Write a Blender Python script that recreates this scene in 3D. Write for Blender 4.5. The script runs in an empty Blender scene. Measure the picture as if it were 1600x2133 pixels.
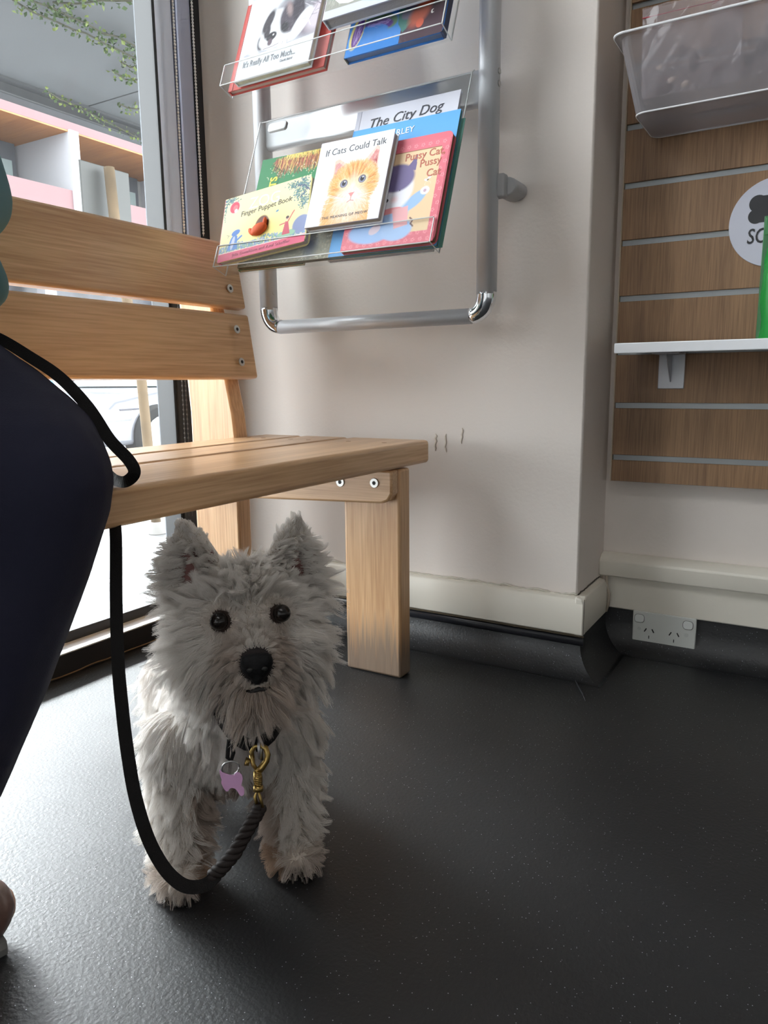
import bpy, bmesh, math, random
import numpy as np
from mathutils import Vector, Matrix
random.seed(7); rng = np.random.default_rng(7)
SC = bpy.context.scene; COL = SC.collection
R_ = math.radians
# ------------------------------------------------------------------ camera, world, light
F = 1544.6
def _n(v):
    v = np.array(v, float); return v/np.linalg.norm(v)
_Y = _n([937, 281.5, -F]); _X = -_n([-2620, 245.5, -F]); _X = _n(_X-_Y*_X.dot(_Y)); _Z = np.cross(_X, _Y)
CR = np.array([_X, _Y, _Z]); CAM = np.array([0, 0, .5625])
cd = bpy.data.cameras.new('camera'); cam = bpy.data.objects.new('camera', cd); COL.objects.link(cam)
m4 = Matrix.Identity(4)
for i in range(3):
    for j in range(3): m4[i][j] = CR[i][j]
    m4[i][3] = CAM[i]
cam.matrix_world = m4
cd.sensor_fit = 'HORIZONTAL'; cd.sensor_width = 36; cd.lens = F/1600*36; cd.clip_start = .02; cd.clip_end = 200
SC.camera = cam
SC.view_settings.view_transform = 'Standard'; SC.view_settings.look = 'None'
SC.view_settings.exposure = -0.08; SC.view_settings.gamma = 1
W = bpy.data.worlds.new('sky'); SC.world = W; W.use_nodes = True
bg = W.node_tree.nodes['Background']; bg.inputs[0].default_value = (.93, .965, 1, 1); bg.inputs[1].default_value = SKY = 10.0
# overcast sky, with an added glow down the street to brighten the floor reflection
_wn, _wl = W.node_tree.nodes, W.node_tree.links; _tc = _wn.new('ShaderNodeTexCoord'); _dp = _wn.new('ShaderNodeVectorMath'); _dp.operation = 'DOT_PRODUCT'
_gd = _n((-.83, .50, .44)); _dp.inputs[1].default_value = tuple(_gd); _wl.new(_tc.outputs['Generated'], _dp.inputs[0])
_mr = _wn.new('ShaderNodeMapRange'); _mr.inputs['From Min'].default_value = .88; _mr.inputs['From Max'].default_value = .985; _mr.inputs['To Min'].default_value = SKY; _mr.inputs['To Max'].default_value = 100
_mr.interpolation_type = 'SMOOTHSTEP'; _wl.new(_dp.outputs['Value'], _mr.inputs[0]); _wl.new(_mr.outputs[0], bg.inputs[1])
def area(name, loc, rot, sx, sy, power, color=(1, 1, 1), portal=False):
    l = bpy.data.lights.new(name, 'AREA'); l.shape = 'RECTANGLE'; l.size = sx; l.size_y = sy; l.energy = power; l.color = color
    o = bpy.data.objects.new(name, l); COL.objects.link(o); o.location = loc; o.rotation_euler = rot
    if portal: l.cycles.is_portal = True
    return o
area('window_portal', (-1.33, -.6, 1.27), (0, R_(-90), 0), 2.45, 3.7, 1, portal=True)
area('unseen_fill_light', (.35, -.75, 2.58), (0, 0, 0), 1.2, .4, 10, (1, .97, .94))  # added overhead fill, out of view, for the room and the dog's front
SC.cycles.max_bounces = 10; SC.cycles.diffuse_bounces = 6; SC.cycles.glossy_bounces = 3; SC.cycles.transparent_max_bounces = 16
SC.cycles.transmission_bounces = 4; SC.cycles.caustics_reflective = False; SC.cycles.caustics_refractive = False
SC.cycles.use_denoising = True
def at(u, v, **k):                       # the point on a plane of the room seen at a pixel of the photo
    d = CR@np.array([u-800, 1066.5-v, -F]); (a, val), = k.items(); i = 'xyz'.index(a)
    return CAM+d*(val-CAM[i])/d[i]
def pd(u, v, depth):
    return CAM+CR@np.array([u-800, 1066.5-v, -F])/F*depth
# ------------------------------------------------------------------ materials
MATS = {}
def rgb(h):                              # sRGB 0-255 to linear
    return tuple((c/255/12.92 if c/255 <= .04045 else ((c/255+.055)/1.055)**2.4) for c in h)
def mat(name, c=(.8, .8, .8), rough=.5, metal=0, spec=.5, bump=0, bscale=200, var=0, vscale=8, stretch=(1, 1, 1), coat=0, emit=0, vc=False, trans=0, alpha=1):
    if name in MATS: return MATS[name]
    m = bpy.data.materials.new(name); m.use_nodes = True; N = m.node_tree.nodes; L = m.node_tree.links; p = N['Principled BSDF']
    p.inputs['Base Color'].default_value = (*c, 1); p.inputs['Roughness'].default_value = rough
    p.inputs['Metallic'].default_value = metal; p.inputs['Specular IOR Level'].default_value = spec
    p.inputs['Coat Weight'].default_value = coat; p.inputs['Coat Roughness'].default_value = .15
    tc = N.new('ShaderNodeTexCoord'); mp = N.new('ShaderNodeMapping'); mp.inputs['Scale'].default_value = stretch
    L.new(tc.outputs['Object'], mp.inputs[0])
    if var:
        nz = N.new('ShaderNodeTexNoise'); nz.inputs['Scale'].default_value = vscale; nz.inputs['Detail'].default_value = 5
        L.new(mp.outputs[0], nz.inputs[0])
        rp = N.new('ShaderNodeValToRGB'); rp.color_ramp.elements[0].position = .3; rp.color_ramp.elements[1].position = .7
        rp.color_ramp.elements[0].color = (*[x*(1-var) for x in c], 1); rp.color_ramp.elements[1].color = (*[min(1, x*(1+var)) for x in c], 1)
        L.new(nz.outputs[0], rp.inputs[0]); L.new(rp.outputs[0], p.inputs['Base Color'])
    if vc:
        a = N.new('ShaderNodeAttribute'); a.attribute_name = 'Col'; L.new(a.outputs[0], p.inputs['Base Color'])
    if bump:
        nb = N.new('ShaderNodeTexNoise'); nb.inputs['Scale'].default_value = bscale; nb.inputs['Detail'].default_value = 3
        L.new(mp.outputs[0], nb.inputs[0]); b = N.new('ShaderNodeBump'); b.inputs['Strength'].default_value = bump; b.inputs['Distance'].default_value = .002
        L.new(nb.outputs[0], b.inputs['Height']); L.new(b.outputs[0], p.inputs['Normal'])
    if emit:
        p.inputs['Emission Color'].default_value = (*c, 1); p.inputs['Emission Strength'].default_value = emit
    if trans: p.inputs['Transmission Weight'].default_value = trans
    if alpha < 1: p.inputs['Alpha'].default_value = alpha
    MATS[name] = m; return m
def wood(name, c1, c2, axis, scale=1, rough=.38, coat=.25, worn=False, fine=90):
    if name in MATS: return MATS[name]
    m = bpy.data.materials.new(name); m.use_nodes = True; N = m.node_tree.nodes; L = m.node_tree.links; p = N['Principled BSDF']
    tc = N.new('ShaderNodeTexCoord')
    def nz(sc, st, det=6, dist=0):
        mp = N.new('ShaderNodeMapping'); s = [sc, sc, sc]; s['xyz'.index(axis)] = sc*st; mp.inputs['Scale'].default_value = s
        L.new(tc.outputs['Object'], mp.inputs[0]); n = N.new('ShaderNodeTexNoise'); n.inputs['Scale'].default_value = 1; n.inputs['Detail'].default_value = det
        n.inputs['Distortion'].default_value = dist; L.new(mp.outputs[0], n.inputs[0]); return n
    a = nz(14*scale, .08, 4, .6); b = nz(fine*3*scale, .03, 3)
    mx = N.new('ShaderNodeMath'); mx.operation = 'MULTIPLY_ADD'; mx.inputs[1].default_value = .55; L.new(b.outputs[0], mx.inputs[0])
    mm = N.new('ShaderNodeMath'); mm.operation = 'MULTIPLY'; mm.inputs[1].default_value = .45; L.new(a.outputs[0], mm.inputs[0]); L.new(mm.outputs[0], mx.inputs[2])
    rp = N.new('ShaderNodeValToRGB'); e = rp.color_ramp.elements; e[0].position = .36; e[1].position = .64; e[0].color = (*c1, 1); e[1].color = (*c2, 1)
    L.new(mx.outputs[0], rp.inputs[0]); out = rp.outputs[0]
    if worn:
        sx = N.new('ShaderNodeSeparateXYZ'); L.new(tc.outputs['Object'], sx.inputs[0])
        ad = N.new('ShaderNodeMath'); ad.operation = 'MULTIPLY_ADD'; ad.inputs[1].default_value = .16; L.new(b.outputs[0], ad.inputs[0])
        ng = N.new('ShaderNodeMath'); ng.operation = 'SUBTRACT'; ng.inputs[0].default_value = .085; L.new(sx.outputs[2], ng.inputs[1]); L.new(ng.outputs[0], ad.inputs[2])
        r2 = N.new('ShaderNodeValToRGB'); r2.color_ramp.elements[0].position = .045; r2.color_ramp.elements[1].position = .12
        r2.color_ramp.elements[1].color = (.75, .75, .75, 1)
        L.new(ad.outputs[0], r2.inputs[0]); mi = N.new('ShaderNodeMixRGB'); L.new(r2.outputs[0], mi.inputs[0]); L.new(out, mi.inputs[1])
        mi.inputs[2].default_value = (.10, .09, .085, 1); out = mi.outputs[0]
    L.new(out, p.inputs['Base Color'])
    bp = N.new('ShaderNodeBump'); bp.inputs['Strength'].default_value = .12; bp.inputs['Distance'].default_value = .001; L.new(b.outputs[0], bp.inputs['Height']); L.new(bp.outputs[0], p.inputs['Normal'])
    p.inputs['Roughness'].default_value = rough; p.inputs['Coat Weight'].default_value = coat; p.inputs['Coat Roughness'].default_value = .22
    MATS[name] = m; return m
def clear(name, tint=(1, 1, 1), gloss=.12, milk=0.0, rough=.03, milkcol=(.9, .9, .9)):
    m = bpy.data.materials.new(name); m.use_nodes = True; N = m.node_tree.nodes; L = m.node_tree.links
    for n in list(N):
        if n.type != 'OUTPUT_MATERIAL': N.remove(n)
    o = [n for n in N if n.type == 'OUTPUT_MATERIAL'][0]
    t = N.new('ShaderNodeBsdfTransparent'); t.inputs[0].default_value = (*tint, 1)
    g = N.new('ShaderNodeBsdfGlossy'); g.inputs['Roughness'].default_value = rough
    fr = N.new('ShaderNodeLayerWeight'); fr.inputs[0].default_value = gloss
    mx = N.new('ShaderNodeMixShader'); L.new(fr.outputs['Fresnel'], mx.inputs[0]); L.new(t.outputs[0], mx.inputs[1]); L.new(g.outputs[0], mx.inputs[2]); out = mx
    if milk:
        d = N.new('ShaderNodeBsdfDiffuse'); d.inputs[0].default_value = (*milkcol, 1); tl = N.new('ShaderNodeBsdfTranslucent'); tl.inputs[0].default_value = (*milkcol, 1)
        dm = N.new('ShaderNodeMixShader'); L.new(d.outputs[0], dm.inputs[1]); L.new(tl.outputs[0], dm.inputs[2])
        m2 = N.new('ShaderNodeMixShader'); m2.inputs[0].default_value = milk; L.new(mx.outputs[0], m2.inputs[1]); L.new(dm.outputs[0], m2.inputs[2]); out = m2
    L.new(out.outputs[0], o.inputs[0]); MATS[name] = m; return m
wallm = mat('cream wall paint', rgb((224, 215, 208)), .55, bump=.25, bscale=140, var=.02, vscale=3, spec=.4)
trimm = mat('cream skirting paint', rgb((224, 218, 206)), .35, bump=.08, bscale=60)
black_rub = mat('black rubber', (.012, .013, .015), .35, bump=.05)
alu = mat('satin aluminium', (.60, .61, .64), .38, .22)
chrome = mat('polished chrome', (.75, .77, .8), .12, 1)
steel = mat('steel', (.5, .5, .5), .3, 1)
dark = mat('dark hole', (.01, .01, .01), .6)
# ------------------------------------------------------------------ mesh helpers (world coordinates in, mesh stored relative to its thing)
def prop(o, label=None, cat=None, group=None, kind=None):
    for k, v in (('label', label), ('category', cat), ('group', group), ('kind', kind)):
        if v: o[k] = v
    return o
def thing(name, label, cat, loc=(0, 0, 0), group=None):
    o = bpy.data.objects.new(name, None); COL.objects.link(o); o.location = loc; o.empty_display_size = .05
    return prop(o, label, cat, group)
def wloc(o):
    v = Vector((0, 0, 0))
    while o: v += o.location; o = o.parent
    return v
class MB:
    def __init__(s): s.v = []; s.f = []; s.mi = []
    def add(s, v, f, mi=0):
        n = len(s.v); s.v += [tuple(map(float, p)) for p in v]; s.f += [tuple(i+n for i in q) for q in f]; s.mi += [mi]*len(f); return s
    def box(s, lo, hi, fr=None, mi=0):
        (a, b, c), (d, e, f) = lo, hi
        v = [(a, b, c), (d, b, c), (d, e, c), (a, e, c), (a, b, f), (d, b, f), (d, e, f), (a, e, f)]
        if fr: v = [fr(*p) for p in v]
        return s.add(v, [(0, 3, 2, 1), (4, 5, 6, 7), (0, 1, 5, 4), (1, 2, 6, 5), (2, 3, 7, 6), (3, 0, 4, 7)], mi)
    def prism(s, poly, z0, z1, fr, mi=0):
        n = len(poly); v = [fr(x, y, z0) for x, y in poly]+[fr(x, y, z1) for x, y in poly]
        return s.add(v, [tuple(range(n))[::-1], tuple(range(n, 2*n))]+[(i, (i+1) % n, n+(i+1) % n, n+i) for i in range(n)], mi)
    def tube(s, pts, r, n=12, mi=0, cap=True, flat=1.0, up=None):
        P = np.array(pts, float); rr = r if hasattr(r, '__len__') else [r]*len(P)
        T = np.gradient(P, axis=0); T /= np.linalg.norm(T, axis=1)[:, None]
        a = np.array(up if up is not None else (0, 0, 1.)); 
        if abs(T[0].dot(a)) > .95: a = np.array((1., 0, 0))
        V = []
        for p, t, q in zip(P, T, rr):
            a = a-t*a.dot(t); a /= np.linalg.norm(a); b = np.cross(t, a)
            for k in range(n):
                w = 2*math.pi*k/n; V.append(p+a*math.cos(w)*q+b*math.sin(w)*q*flat)
        m = len(P); Fc = [(i*n+k, i*n+(k+1) % n, (i+1)*n+(k+1) % n, (i+1)*n+k) for i in range(m-1) for k in range(n)]
        if cap: Fc += [tuple(range(n))[::-1], tuple((m-1)*n+k for k in range(n))]
        return s.add(V, Fc, mi)
    def ell(s, c, r, n=20, m=12, ax=None, mi=0):
        ax = np.eye(3) if ax is None else np.array(ax, float); V = []; Fc = []
        for i in range(m+1):
            th = math.pi*i/m
            for k in range(n):
                w = 2*math.pi*k/n; V.append(np.array(c)+r[0]*math.sin(th)*math.cos(w)*ax[0]+r[1]*math.sin(th)*math.sin(w)*ax[1]+r[2]*math.cos(th)*ax[2])
        for i in range(m):
            for k in range(n): Fc.append((i*n+k, (i+1)*n+k, (i+1)*n+(k+1) % n, i*n+(k+1) % n))
        return s.add(V, Fc, mi)
    def build(s, name, m, parent=None, bevel=0, seg=2, smooth=False, sub=0):
        me = bpy.data.meshes.new(name); o = bpy.data.objects.new(name, me); COL.objects.link(o)
        base = wloc(parent) if parent else Vector((0, 0, 0))
        me.from_pydata([tuple(Vector(v)-base) for v in s.v], [], s.f)
        for q in (m if isinstance(m, (list, tuple)) else [m]): me.materials.append(q)
        me.polygons.foreach_set('material_index', s.mi); me.update()
        bm = bmesh.new(); bm.from_mesh(me); bmesh.ops.remove_doubles(bm, verts=bm.verts, dist=1e-6); bmesh.ops.recalc_face_normals(bm, faces=bm.faces); bm.to_mesh(me); bm.free()
        if parent: o.parent = parent
        if bevel:
            b = o.modifiers.new('b', 'BEVEL'); b.width = bevel; b.segments = seg; b.limit_method = 'ANGLE'; b.angle_limit = R_(40); b.harden_normals = False
        if sub:
            q = o.modifiers.new('s', 'SUBSURF'); q.levels = q.render_levels = sub
        if smooth or bevel:
            me.polygons.foreach_set('use_smooth', [True]*len(me.polygons))
            if not smooth:
                try: me.set_sharp_from_angle(angle=R_(35))
                except Exception: pass
        return o
def box(name, lo, hi, m, parent=None, bevel=0, seg=2): return MB().box(lo, hi).build(name, m, parent, bevel, seg)
def struct(name, o=None):
    o.name = name; o['kind'] = 'structure'; return o
def frame(O, ex, ey, ez):
    O, ex, ey, ez = [np.array(q, float) for q in (O, ex, ey, ez)]
    return lambda x, y, z: O+ex*x+ey*y+ez*z
def lettering(name, body, m, fr, size, parent, x=0, y=0, z=.0006, bold=0, shear=0, align='LEFT', rot=0, sx=1.0, spacing=1.0):
    c = bpy.data.curves.new(name, 'FONT'); c.body = body; c.size = size; c.extrude = .00015; c.offset = bold; c.shear = shear; c.align_x = align; c.resolution_u = 3; c.space_character = spacing
    t = bpy.data.objects.new('tmp', c); COL.objects.link(t)
    dg = bpy.context.evaluated_depsgraph_get(); me = bpy.data.meshes.new_from_object(t.evaluated_get(dg)); bpy.data.objects.remove(t)
    base = np.array(wloc(parent)); ca, sa = math.cos(rot), math.sin(rot)
    for v in me.vertices:
        q = v.co; px, py = q.x*sx, q.y; v.co = Vector(fr(x+px*ca-py*sa, y+px*sa+py*ca, z+q.z)-base)
    me.name = name; me.materials.clear(); me.materials.append(m); o = bpy.data.objects.new(name, me); COL.objects.link(o); o.parent = parent
    return o
# ------------------------------------------------------------------ the room
YW, XC, YR = 1.38, -.392, 1.562      # shelf wall, its corner, the recessed slatwall side
def floor_mat():
    m = bpy.data.materials.new('black sparkle vinyl'); m.use_nodes = True; N = m.node_tree.nodes; L = m.node_tree.links; p = N['Principled BSDF']
    tc = N.new('ShaderNodeTexCoord')
    v = N.new('ShaderNodeTexVoronoi'); v.inputs['Scale'].default_value = 240; L.new(tc.outputs['Object'], v.inputs[0])
    r = N.new('ShaderNodeValToRGB'); r.color_ramp.elements[0].position = 0; r.color_ramp.elements[0].color = (1, 1, 1, 1); r.color_ramp.elements[1].position = .16; r.color_ramp.elements[1].color = (0, 0, 0, 1)
    L.new(v.outputs['Distance'], r.inputs[0])
    sp = N.new('ShaderNodeSeparateColor'); L.new(v.outputs['Color'], sp.inputs[0])
    g = N.new('ShaderNodeMath'); g.operation = 'GREATER_THAN'; g.inputs[1].default_value = .72; L.new(sp.outputs[0], g.inputs[0])
    mu = N.new('ShaderNodeMath'); mu.operation = 'MULTIPLY'; L.new(g.outputs[0], mu.inputs[0]); L.new(r.outputs[0], mu.inputs[1])
    mi = N.new('ShaderNodeMixRGB'); mi.inputs[1].default_value = (.006, .0065, .008, 1); mi.inputs[2].default_value = (.75, .78, .85, 1); L.new(mu.outputs[0], mi.inputs[0]); L.new(mi.outputs[0], p.inputs['Base Color'])
    n = N.new('ShaderNodeTexNoise'); n.inputs['Scale'].default_value = 210; n.inputs['Detail'].default_value = 4; L.new(tc.outputs['Object'], n.inputs[0])
    n2 = N.new('ShaderNodeTexNoise'); n2.inputs['Scale'].default_value = 5; n2.inputs['Detail'].default_value = 3; L.new(tc.outputs['Object'], n2.inputs[0])
    mr = N.new('ShaderNodeMapRange'); mr.inputs['To Min'].default_value = .45; mr.inputs['To Max'].default_value = .54; L.new(n2.outputs[0], mr.inputs[0]); L.new(mr.outputs[0], p.inputs['Roughness'])
    b = N.new('ShaderNodeBump'); b.inputs['Strength'].default_value = .6; b.inputs['Distance'].default_value = .0010; L.new(n.outputs[0], b.inputs['Height']); L.new(b.outputs[0], p.inputs['Normal'])
    p.inputs['IOR'].default_value = 1.6
    return m
vinyl = floor_mat()
struct('floor', box('floor', (-1.30, -3, -.06), (3, 1.6, 0), vinyl))
struct('ceiling', box('ceiling', (-1.36, -3, 2.6), (3, 1.75, 2.7), mat('ceiling paint', (.4, .4, .39), .8)))
struct('wall_back', MB().box((-1.36, YW, -.06), (XC, YR+.15, 2.6)).build('wall_back', wallm, bevel=.004))
struct('wall_recess', box('wall_recess', (XC, YR, -.06), (3.1, YR+.15, 2.6), wallm))
struct('wall_right', box('wall_right', (3, -3, -.06), (3.1, YR, 2.6), mat('shop wall paint', (.3, .29, .28), .8)))
struct('wall_front', box('wall_front', (-1.36, -3.1, -.06), (3.1, -3, 2.6), mat('shop wall paint', (.3, .29, .28), .8)))
# coved vinyl running up the walls, with its capping strip
def cove(name, P0, P1, height, n=10, r=.055):
    prof = [(r, 0.0005)]+[(r-r*math.sin(a), r-r*math.cos(a)) for a in np.linspace(0, math.pi/2, n)]+[(0, height)]
    b = MB(); P = [P0(d, z) for d, z in prof]+[P1(d, z) for d, z in prof]; k = len(prof)
    b.add(P, [(i, i+1, k+i+1, k+i) for i in range(k-1)]); o = b.build(name, vinyl, smooth=True); return struct(name, o)
cove('trim_1', lambda d, z: (-1.26, YW-.012-d, z), lambda d, z: (XC+.012+d, YW-.012-d, z), .074)
cove('trim_2', lambda d, z: (XC+.012+d, YW-.012-d, z), lambda d, z: (XC+.012+d, YR-.006-d, z), .080)
cove('trim_3', lambda d, z: (XC+.012+d, YR-.006-d, z), lambda d, z: (3, YR-.006-d, z), .086)
cap = mat('dark capping strip', (.02, .021, .027), .3, spec=.6)
b = MB().tube([(-1.26, YW-.014, .063), (XC+.018, YW-.014, .063)], .0085, 10, flat=.5); struct('trim_4', b.build('trim_4', cap, smooth=True))
b = MB().tube([(-1.26, YW-.017, .0745), (XC+.02, YW-.017, .0745)], .0022, 6); struct('trim_5', b.build('trim_5', mat('dusty brown glue line', (.09, .07, .045), .9, bump=.6, bscale=300), smooth=True))
# skirting boards
def skirt(name, poly, a, b_, fr):
    m = MB(); m.prism(poly, a, b_, fr); return struct(name, m.build(name, trimm, bevel=.003))
P_ = [(0, .076), (.017, .076), (.019, .08), (.019, .138), (.014, .149), (0, .152)]
skirt('baseboard_back', P_, -1.3, XC+.0185, lambda d, z, l: np.array((l, YW-d, z)))
skirt('baseboard_return', P_, YW-.0185, YR-.03, lambda d, z, l: np.array((XC+d, l, z)))
skirt('baseboard_recess', [(0, .084), (.014, .084), (.014, .162), (0, .162)], XC, 3, lambda d, z, l: np.array((l, YR-d, z)))
skirt('trim_6', [(0, .156), (.03, .156), (.032, .160), (.032, .19), (.022, .2), (0, .204)], XC, 3, lambda d, z, l: np.array((l, YR-d, z)))
# cracked paint line along the skirting top, on both faces
b = MB(); xs = np.linspace(-1.25, XC, 120)
rs = np.random.default_rng(3)
b.tube([(x, YW-.004+rs.normal(0, .0007), .152+rs.normal(0, .0012)+(.002 if x > -.6 else 0)*math.sin(x*90)) for x in xs], .0021, 5)
struct('trim_7', b.build('trim_7', mat('flaking paint ridge', rgb((196, 190, 178)), .7), smooth=True))
b = MB(); b.tube([(XC+.001+rs.normal(0, .0004), y, .1525+rs.normal(0, .0008)) for y in np.linspace(YW, YR-.03, 24)], .0011, 5)
b.tube([(XC+.019, YW-.0195, .15-.073*t) for t in np.linspace(0, 1, 8)], .0007, 4)
struct('trim_8', b.build('trim_8', mat('open paint crack', (.10, .085, .07), .9)))
# dents in the plaster beside the seat
sc = thing('wall_dent', 'three scraped dents in the cream wall beside the end of the bench seat', 'wall damage', (-.69, YW, .44))
dm = mat('scraped plaster', rgb((206, 194, 181)), .6, bump=.5, bscale=300)
for (x, z, h, w) in ((-.700, .437, .036, .0028), (-.676, .436, .038, .0022), (-.64, .452, .032, .0022)):
    q = MB(); q.tube([(x+rs.normal(0, .0011), YW-.0007, z-h/2+h*k/7) for k in range(8)], [w*.3]+[w*.9]*6+[w*.3], 6, flat=.45); q.build('dent', dm, sc, smooth=True)
# floor crease by the corner
b = MB(); b.tube([(-.375, 1.325, .001), (-.362, 1.30, .0015), (-.345, 1.27, .001), (-.333, 1.245, .0005)], [.001, .0018, .0018, .0006], 6, flat=.6)
prop(b.build('floor_crease', mat('lifted vinyl edge', (.03, .032, .038), .3), smooth=True), 'raised welded crease in the black vinyl floor below the wall corner', 'floor seam')
# ------------------------------------------------------------------ window wall
wf = thing('window_1', 'x', 'x', (-1.3, -.6, 0)); del wf['label']; del wf['category']; wf['kind'] = 'structure'
fblue = mat('blue grey frame', rgb((232, 240, 255)), .3, .85)
fdark = mat('black frame', (.014, .015, .017), .4)
GX = -1.305
b = MB(); b.box((GX-.015, -3, .045), (GX+.012, 1.24, .068)); b.build('bottom_gasket', fdark, wf, .003)
b = MB(); b.box((GX-.02, -3, -.06), (-1.245, YW-.002, .044)); b.build('sill_plinth', mat('black sill plinth', (.012, .012, .013), .45, bump=.1), wf, .001)
b = MB(); b.box((GX-.01, -3, .0441), (-1.2455, YW-.002, .0465)); b.build('sill_top', mat('sky lit sill top', (.85, .87, .9), .3, .2), wf)  # pale colour stands in for sky light on the sill top
b = MB(); b.tube([(-1.243+rs.normal(0, .0006), y, .0035+rs.normal(0, .0006)) for y in np.linspace(-3, 1.3, 200)], .0016, 5); b.build('sill_sealant', mat('old brown sealant', (.16, .11, .06), .9), wf)
b = MB(); b.box((GX-.06, 1.246, -.06), (GX-.003, 1.300, 2.6)); b.build('inner_jamb', fblue, wf, .003)
b = MB(); b.box((GX-.06, 1.301, -.06), (GX-.02, 1.312, 2.6)); b.box((GX-.05, 1.238, -.06), (GX+.0015, 1.246, 2.6)); b.build('jamb_gap', fdark, wf)
b = MB(); b.box((GX-.05, 1.312, -.06), (GX-.001, 1.356, 2.6)); b.build('jamb_channel', mat('blue grey channel', rgb((222, 230, 255)), .33, .85), wf, .003)
b = MB(); b.box((GX-.06, 1.356, -.06), (GX+.003, YW-.001, 2.6)); b.build('jamb_shadow_strip', fdark, wf)
b = MB(); b.box((GX-.003, 1.247, .05), (GX+.006, 1.372, .80)); b.build('lower_jamb_shadow', mat('dark grey jamb shadow', (.035, .038, .043), .5), wf)  # dark strip painting the dimmer light on the lower jamb
b = MB(); b.box((GX-.06, -3, 2.5), (GX+.03, YW, 2.6)); b.build('head_rail', fdark, wf)
b = MB(); b.box((GX-.002, -3, .06), (GX+.002, 1.244, 2.5)); b.build('window_pane', clear('window glass', (.96, .975, .97), .10, .012, .02), wf)
for y in (-1.45, -2.95): MB().box((GX-.03, y, .05), (GX+.02, y+.05, 2.5)).build('mullion', fdark, wf, .003)
# blind chains
bead = mat('pale bead chain', (.9, .88, .84), .4)
def chain(name, label, A, B_, n):
    t = thing(name, label, 'blind chain', tuple(B_))
    q = MB(); A = np.array(A); B_ = np.array(B_); q.tube([A+(B_-A)*k/20 for k in range(21)], .0008, 5)
    for k in range(n): q.ell(A+(B_-A)*k/n, (.0028, .0028, .0032), 7, 5)
    o = q.build('bead_string', bead, t, smooth=True); return t
chain('blind_chain', 'white beaded blind cord nearest the window glass, hanging before the pale jamb', at(361, 0, x=-1.288)+[0, 0, .5], at(384, 487, x=-1.288), 150)
chain('blind_chain', 'white beaded blind cord nearest the cream wall, hanging before the dark jamb gap', at(398, 0, x=-1.288)+[0, 0, .5], at(424, 492, x=-1.288), 150)
t = thing('blind_chain', 'grey looped bead cord hanging low behind the bench back against the shaded jamb', 'blind chain', (-1.285, 1.26, .2))
q = MB(); g2 = mat('grey bead chain', (.10, .105, .115), .5)
for (p0, p1) in ((at(369, 600, x=-1.288), at(394, 1075, x=-1.288)), (at(376, 600, x=-1.288), at(401, 1075, x=-1.288))):
    q.tube([p0+(p1-p0)*k/10 for k in range(11)], .0008, 5)
    for k in range(48): q.ell(p0+(p1-p0)*k/48, (.0022, .0022, .0028), 7, 5)
q.build('bead_string', g2, t, smooth=True)
# ------------------------------------------------------------------ outside: pavement, pier, canopy, post, car, building
def paver_mat():
    m = bpy.data.materials.new('pale pavers'); m.use_nodes = True; N = m.node_tree.nodes; L = m.node_tree.links; p = N['Principled BSDF']
    tc = N.new('ShaderNodeTexCoord'); mp = N.new('ShaderNodeMapping'); mp.inputs['Rotation'].default_value = (0, 0, R_(0)); L.new(tc.outputs['Object'], mp.inputs[0])
    b = N.new('ShaderNodeTexBrick'); b.inputs['Scale'].default_value = 1; b.inputs['Brick Width'].default_value = .6; b.inputs['Row Height'].default_value = .4; b.inputs['Mortar Size'].default_value = .006
    b.inputs['Color1'].default_value = (.20, .20, .20, 1); b.inputs['Color2'].default_value = (.24, .24, .24, 1); b.inputs['Mortar'].default_value = (.04, .04, .04, 1)
    L.new(mp.outputs[0], b.inputs[0]); L.new(b.outputs[0], p.inputs['Base Color']); p.inputs['Roughness'].default_value = .7; return m
MB().box((-4.6, -8, -.3), (-1.33, 16, -.10)).build('pavement', paver_mat()); struct('trim_20', bpy.data.objects['pavement'])
struct('trim_21', box('kerb', (-4.75, -8, -.4), (-4.6, 16, -.11), mat('kerb stone', (.5, .5, .5), .8)))
struct('trim_22', box('road', (-13, -8, -.5), (-4.75, 16, -.25), mat('asphalt', (.22, .22, .23), .85, bump=.3, bscale=60)))
pier = box('concrete_pier', (-1.362, 1.240, -.2), (-1.322, 1.6, 2.39), mat('rendered pier', (.16, .175, .195), .8, bump=1, bscale=130, var=.16, vscale=110), bevel=.003)
prop(pier, 'pale grey roughly rendered pier standing outside the window glass', 'pier')
soff = thing('awning', 'grey flat canopy outside with a dark gutter along its edge', 'canopy', (-3, 3, 2.4))
sm = mat('canopy sheet', (.088, .092, .096), .7, var=.05, vscale=2)
for (y0, y1) in ((.9, 3.598), (3.612, 5.8), (5.81, 12)): MB().box((-4.5, y0, 2.4), (-1.37, y1, 2.43)).build('soffit_panel', sm, soff)
MB().box((-4.46, .9, 2.43), (-1.37, 12, 2.5)).build('roof', mat('canopy roof', (.2, .2, .2), .8), soff)
MB().box((-4.62, .9, 2.325), (-4.5, 12, 2.52)).build('gutter', mat('gutter dark', (.03, .032, .034), .5), soff, .01)
MB().box((-4.52, .9, 2.385), (-4.44, 12, 2.402)).build('edge_strip', mat('edge strip grey', (.045, .047, .05), .5), soff)
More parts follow.
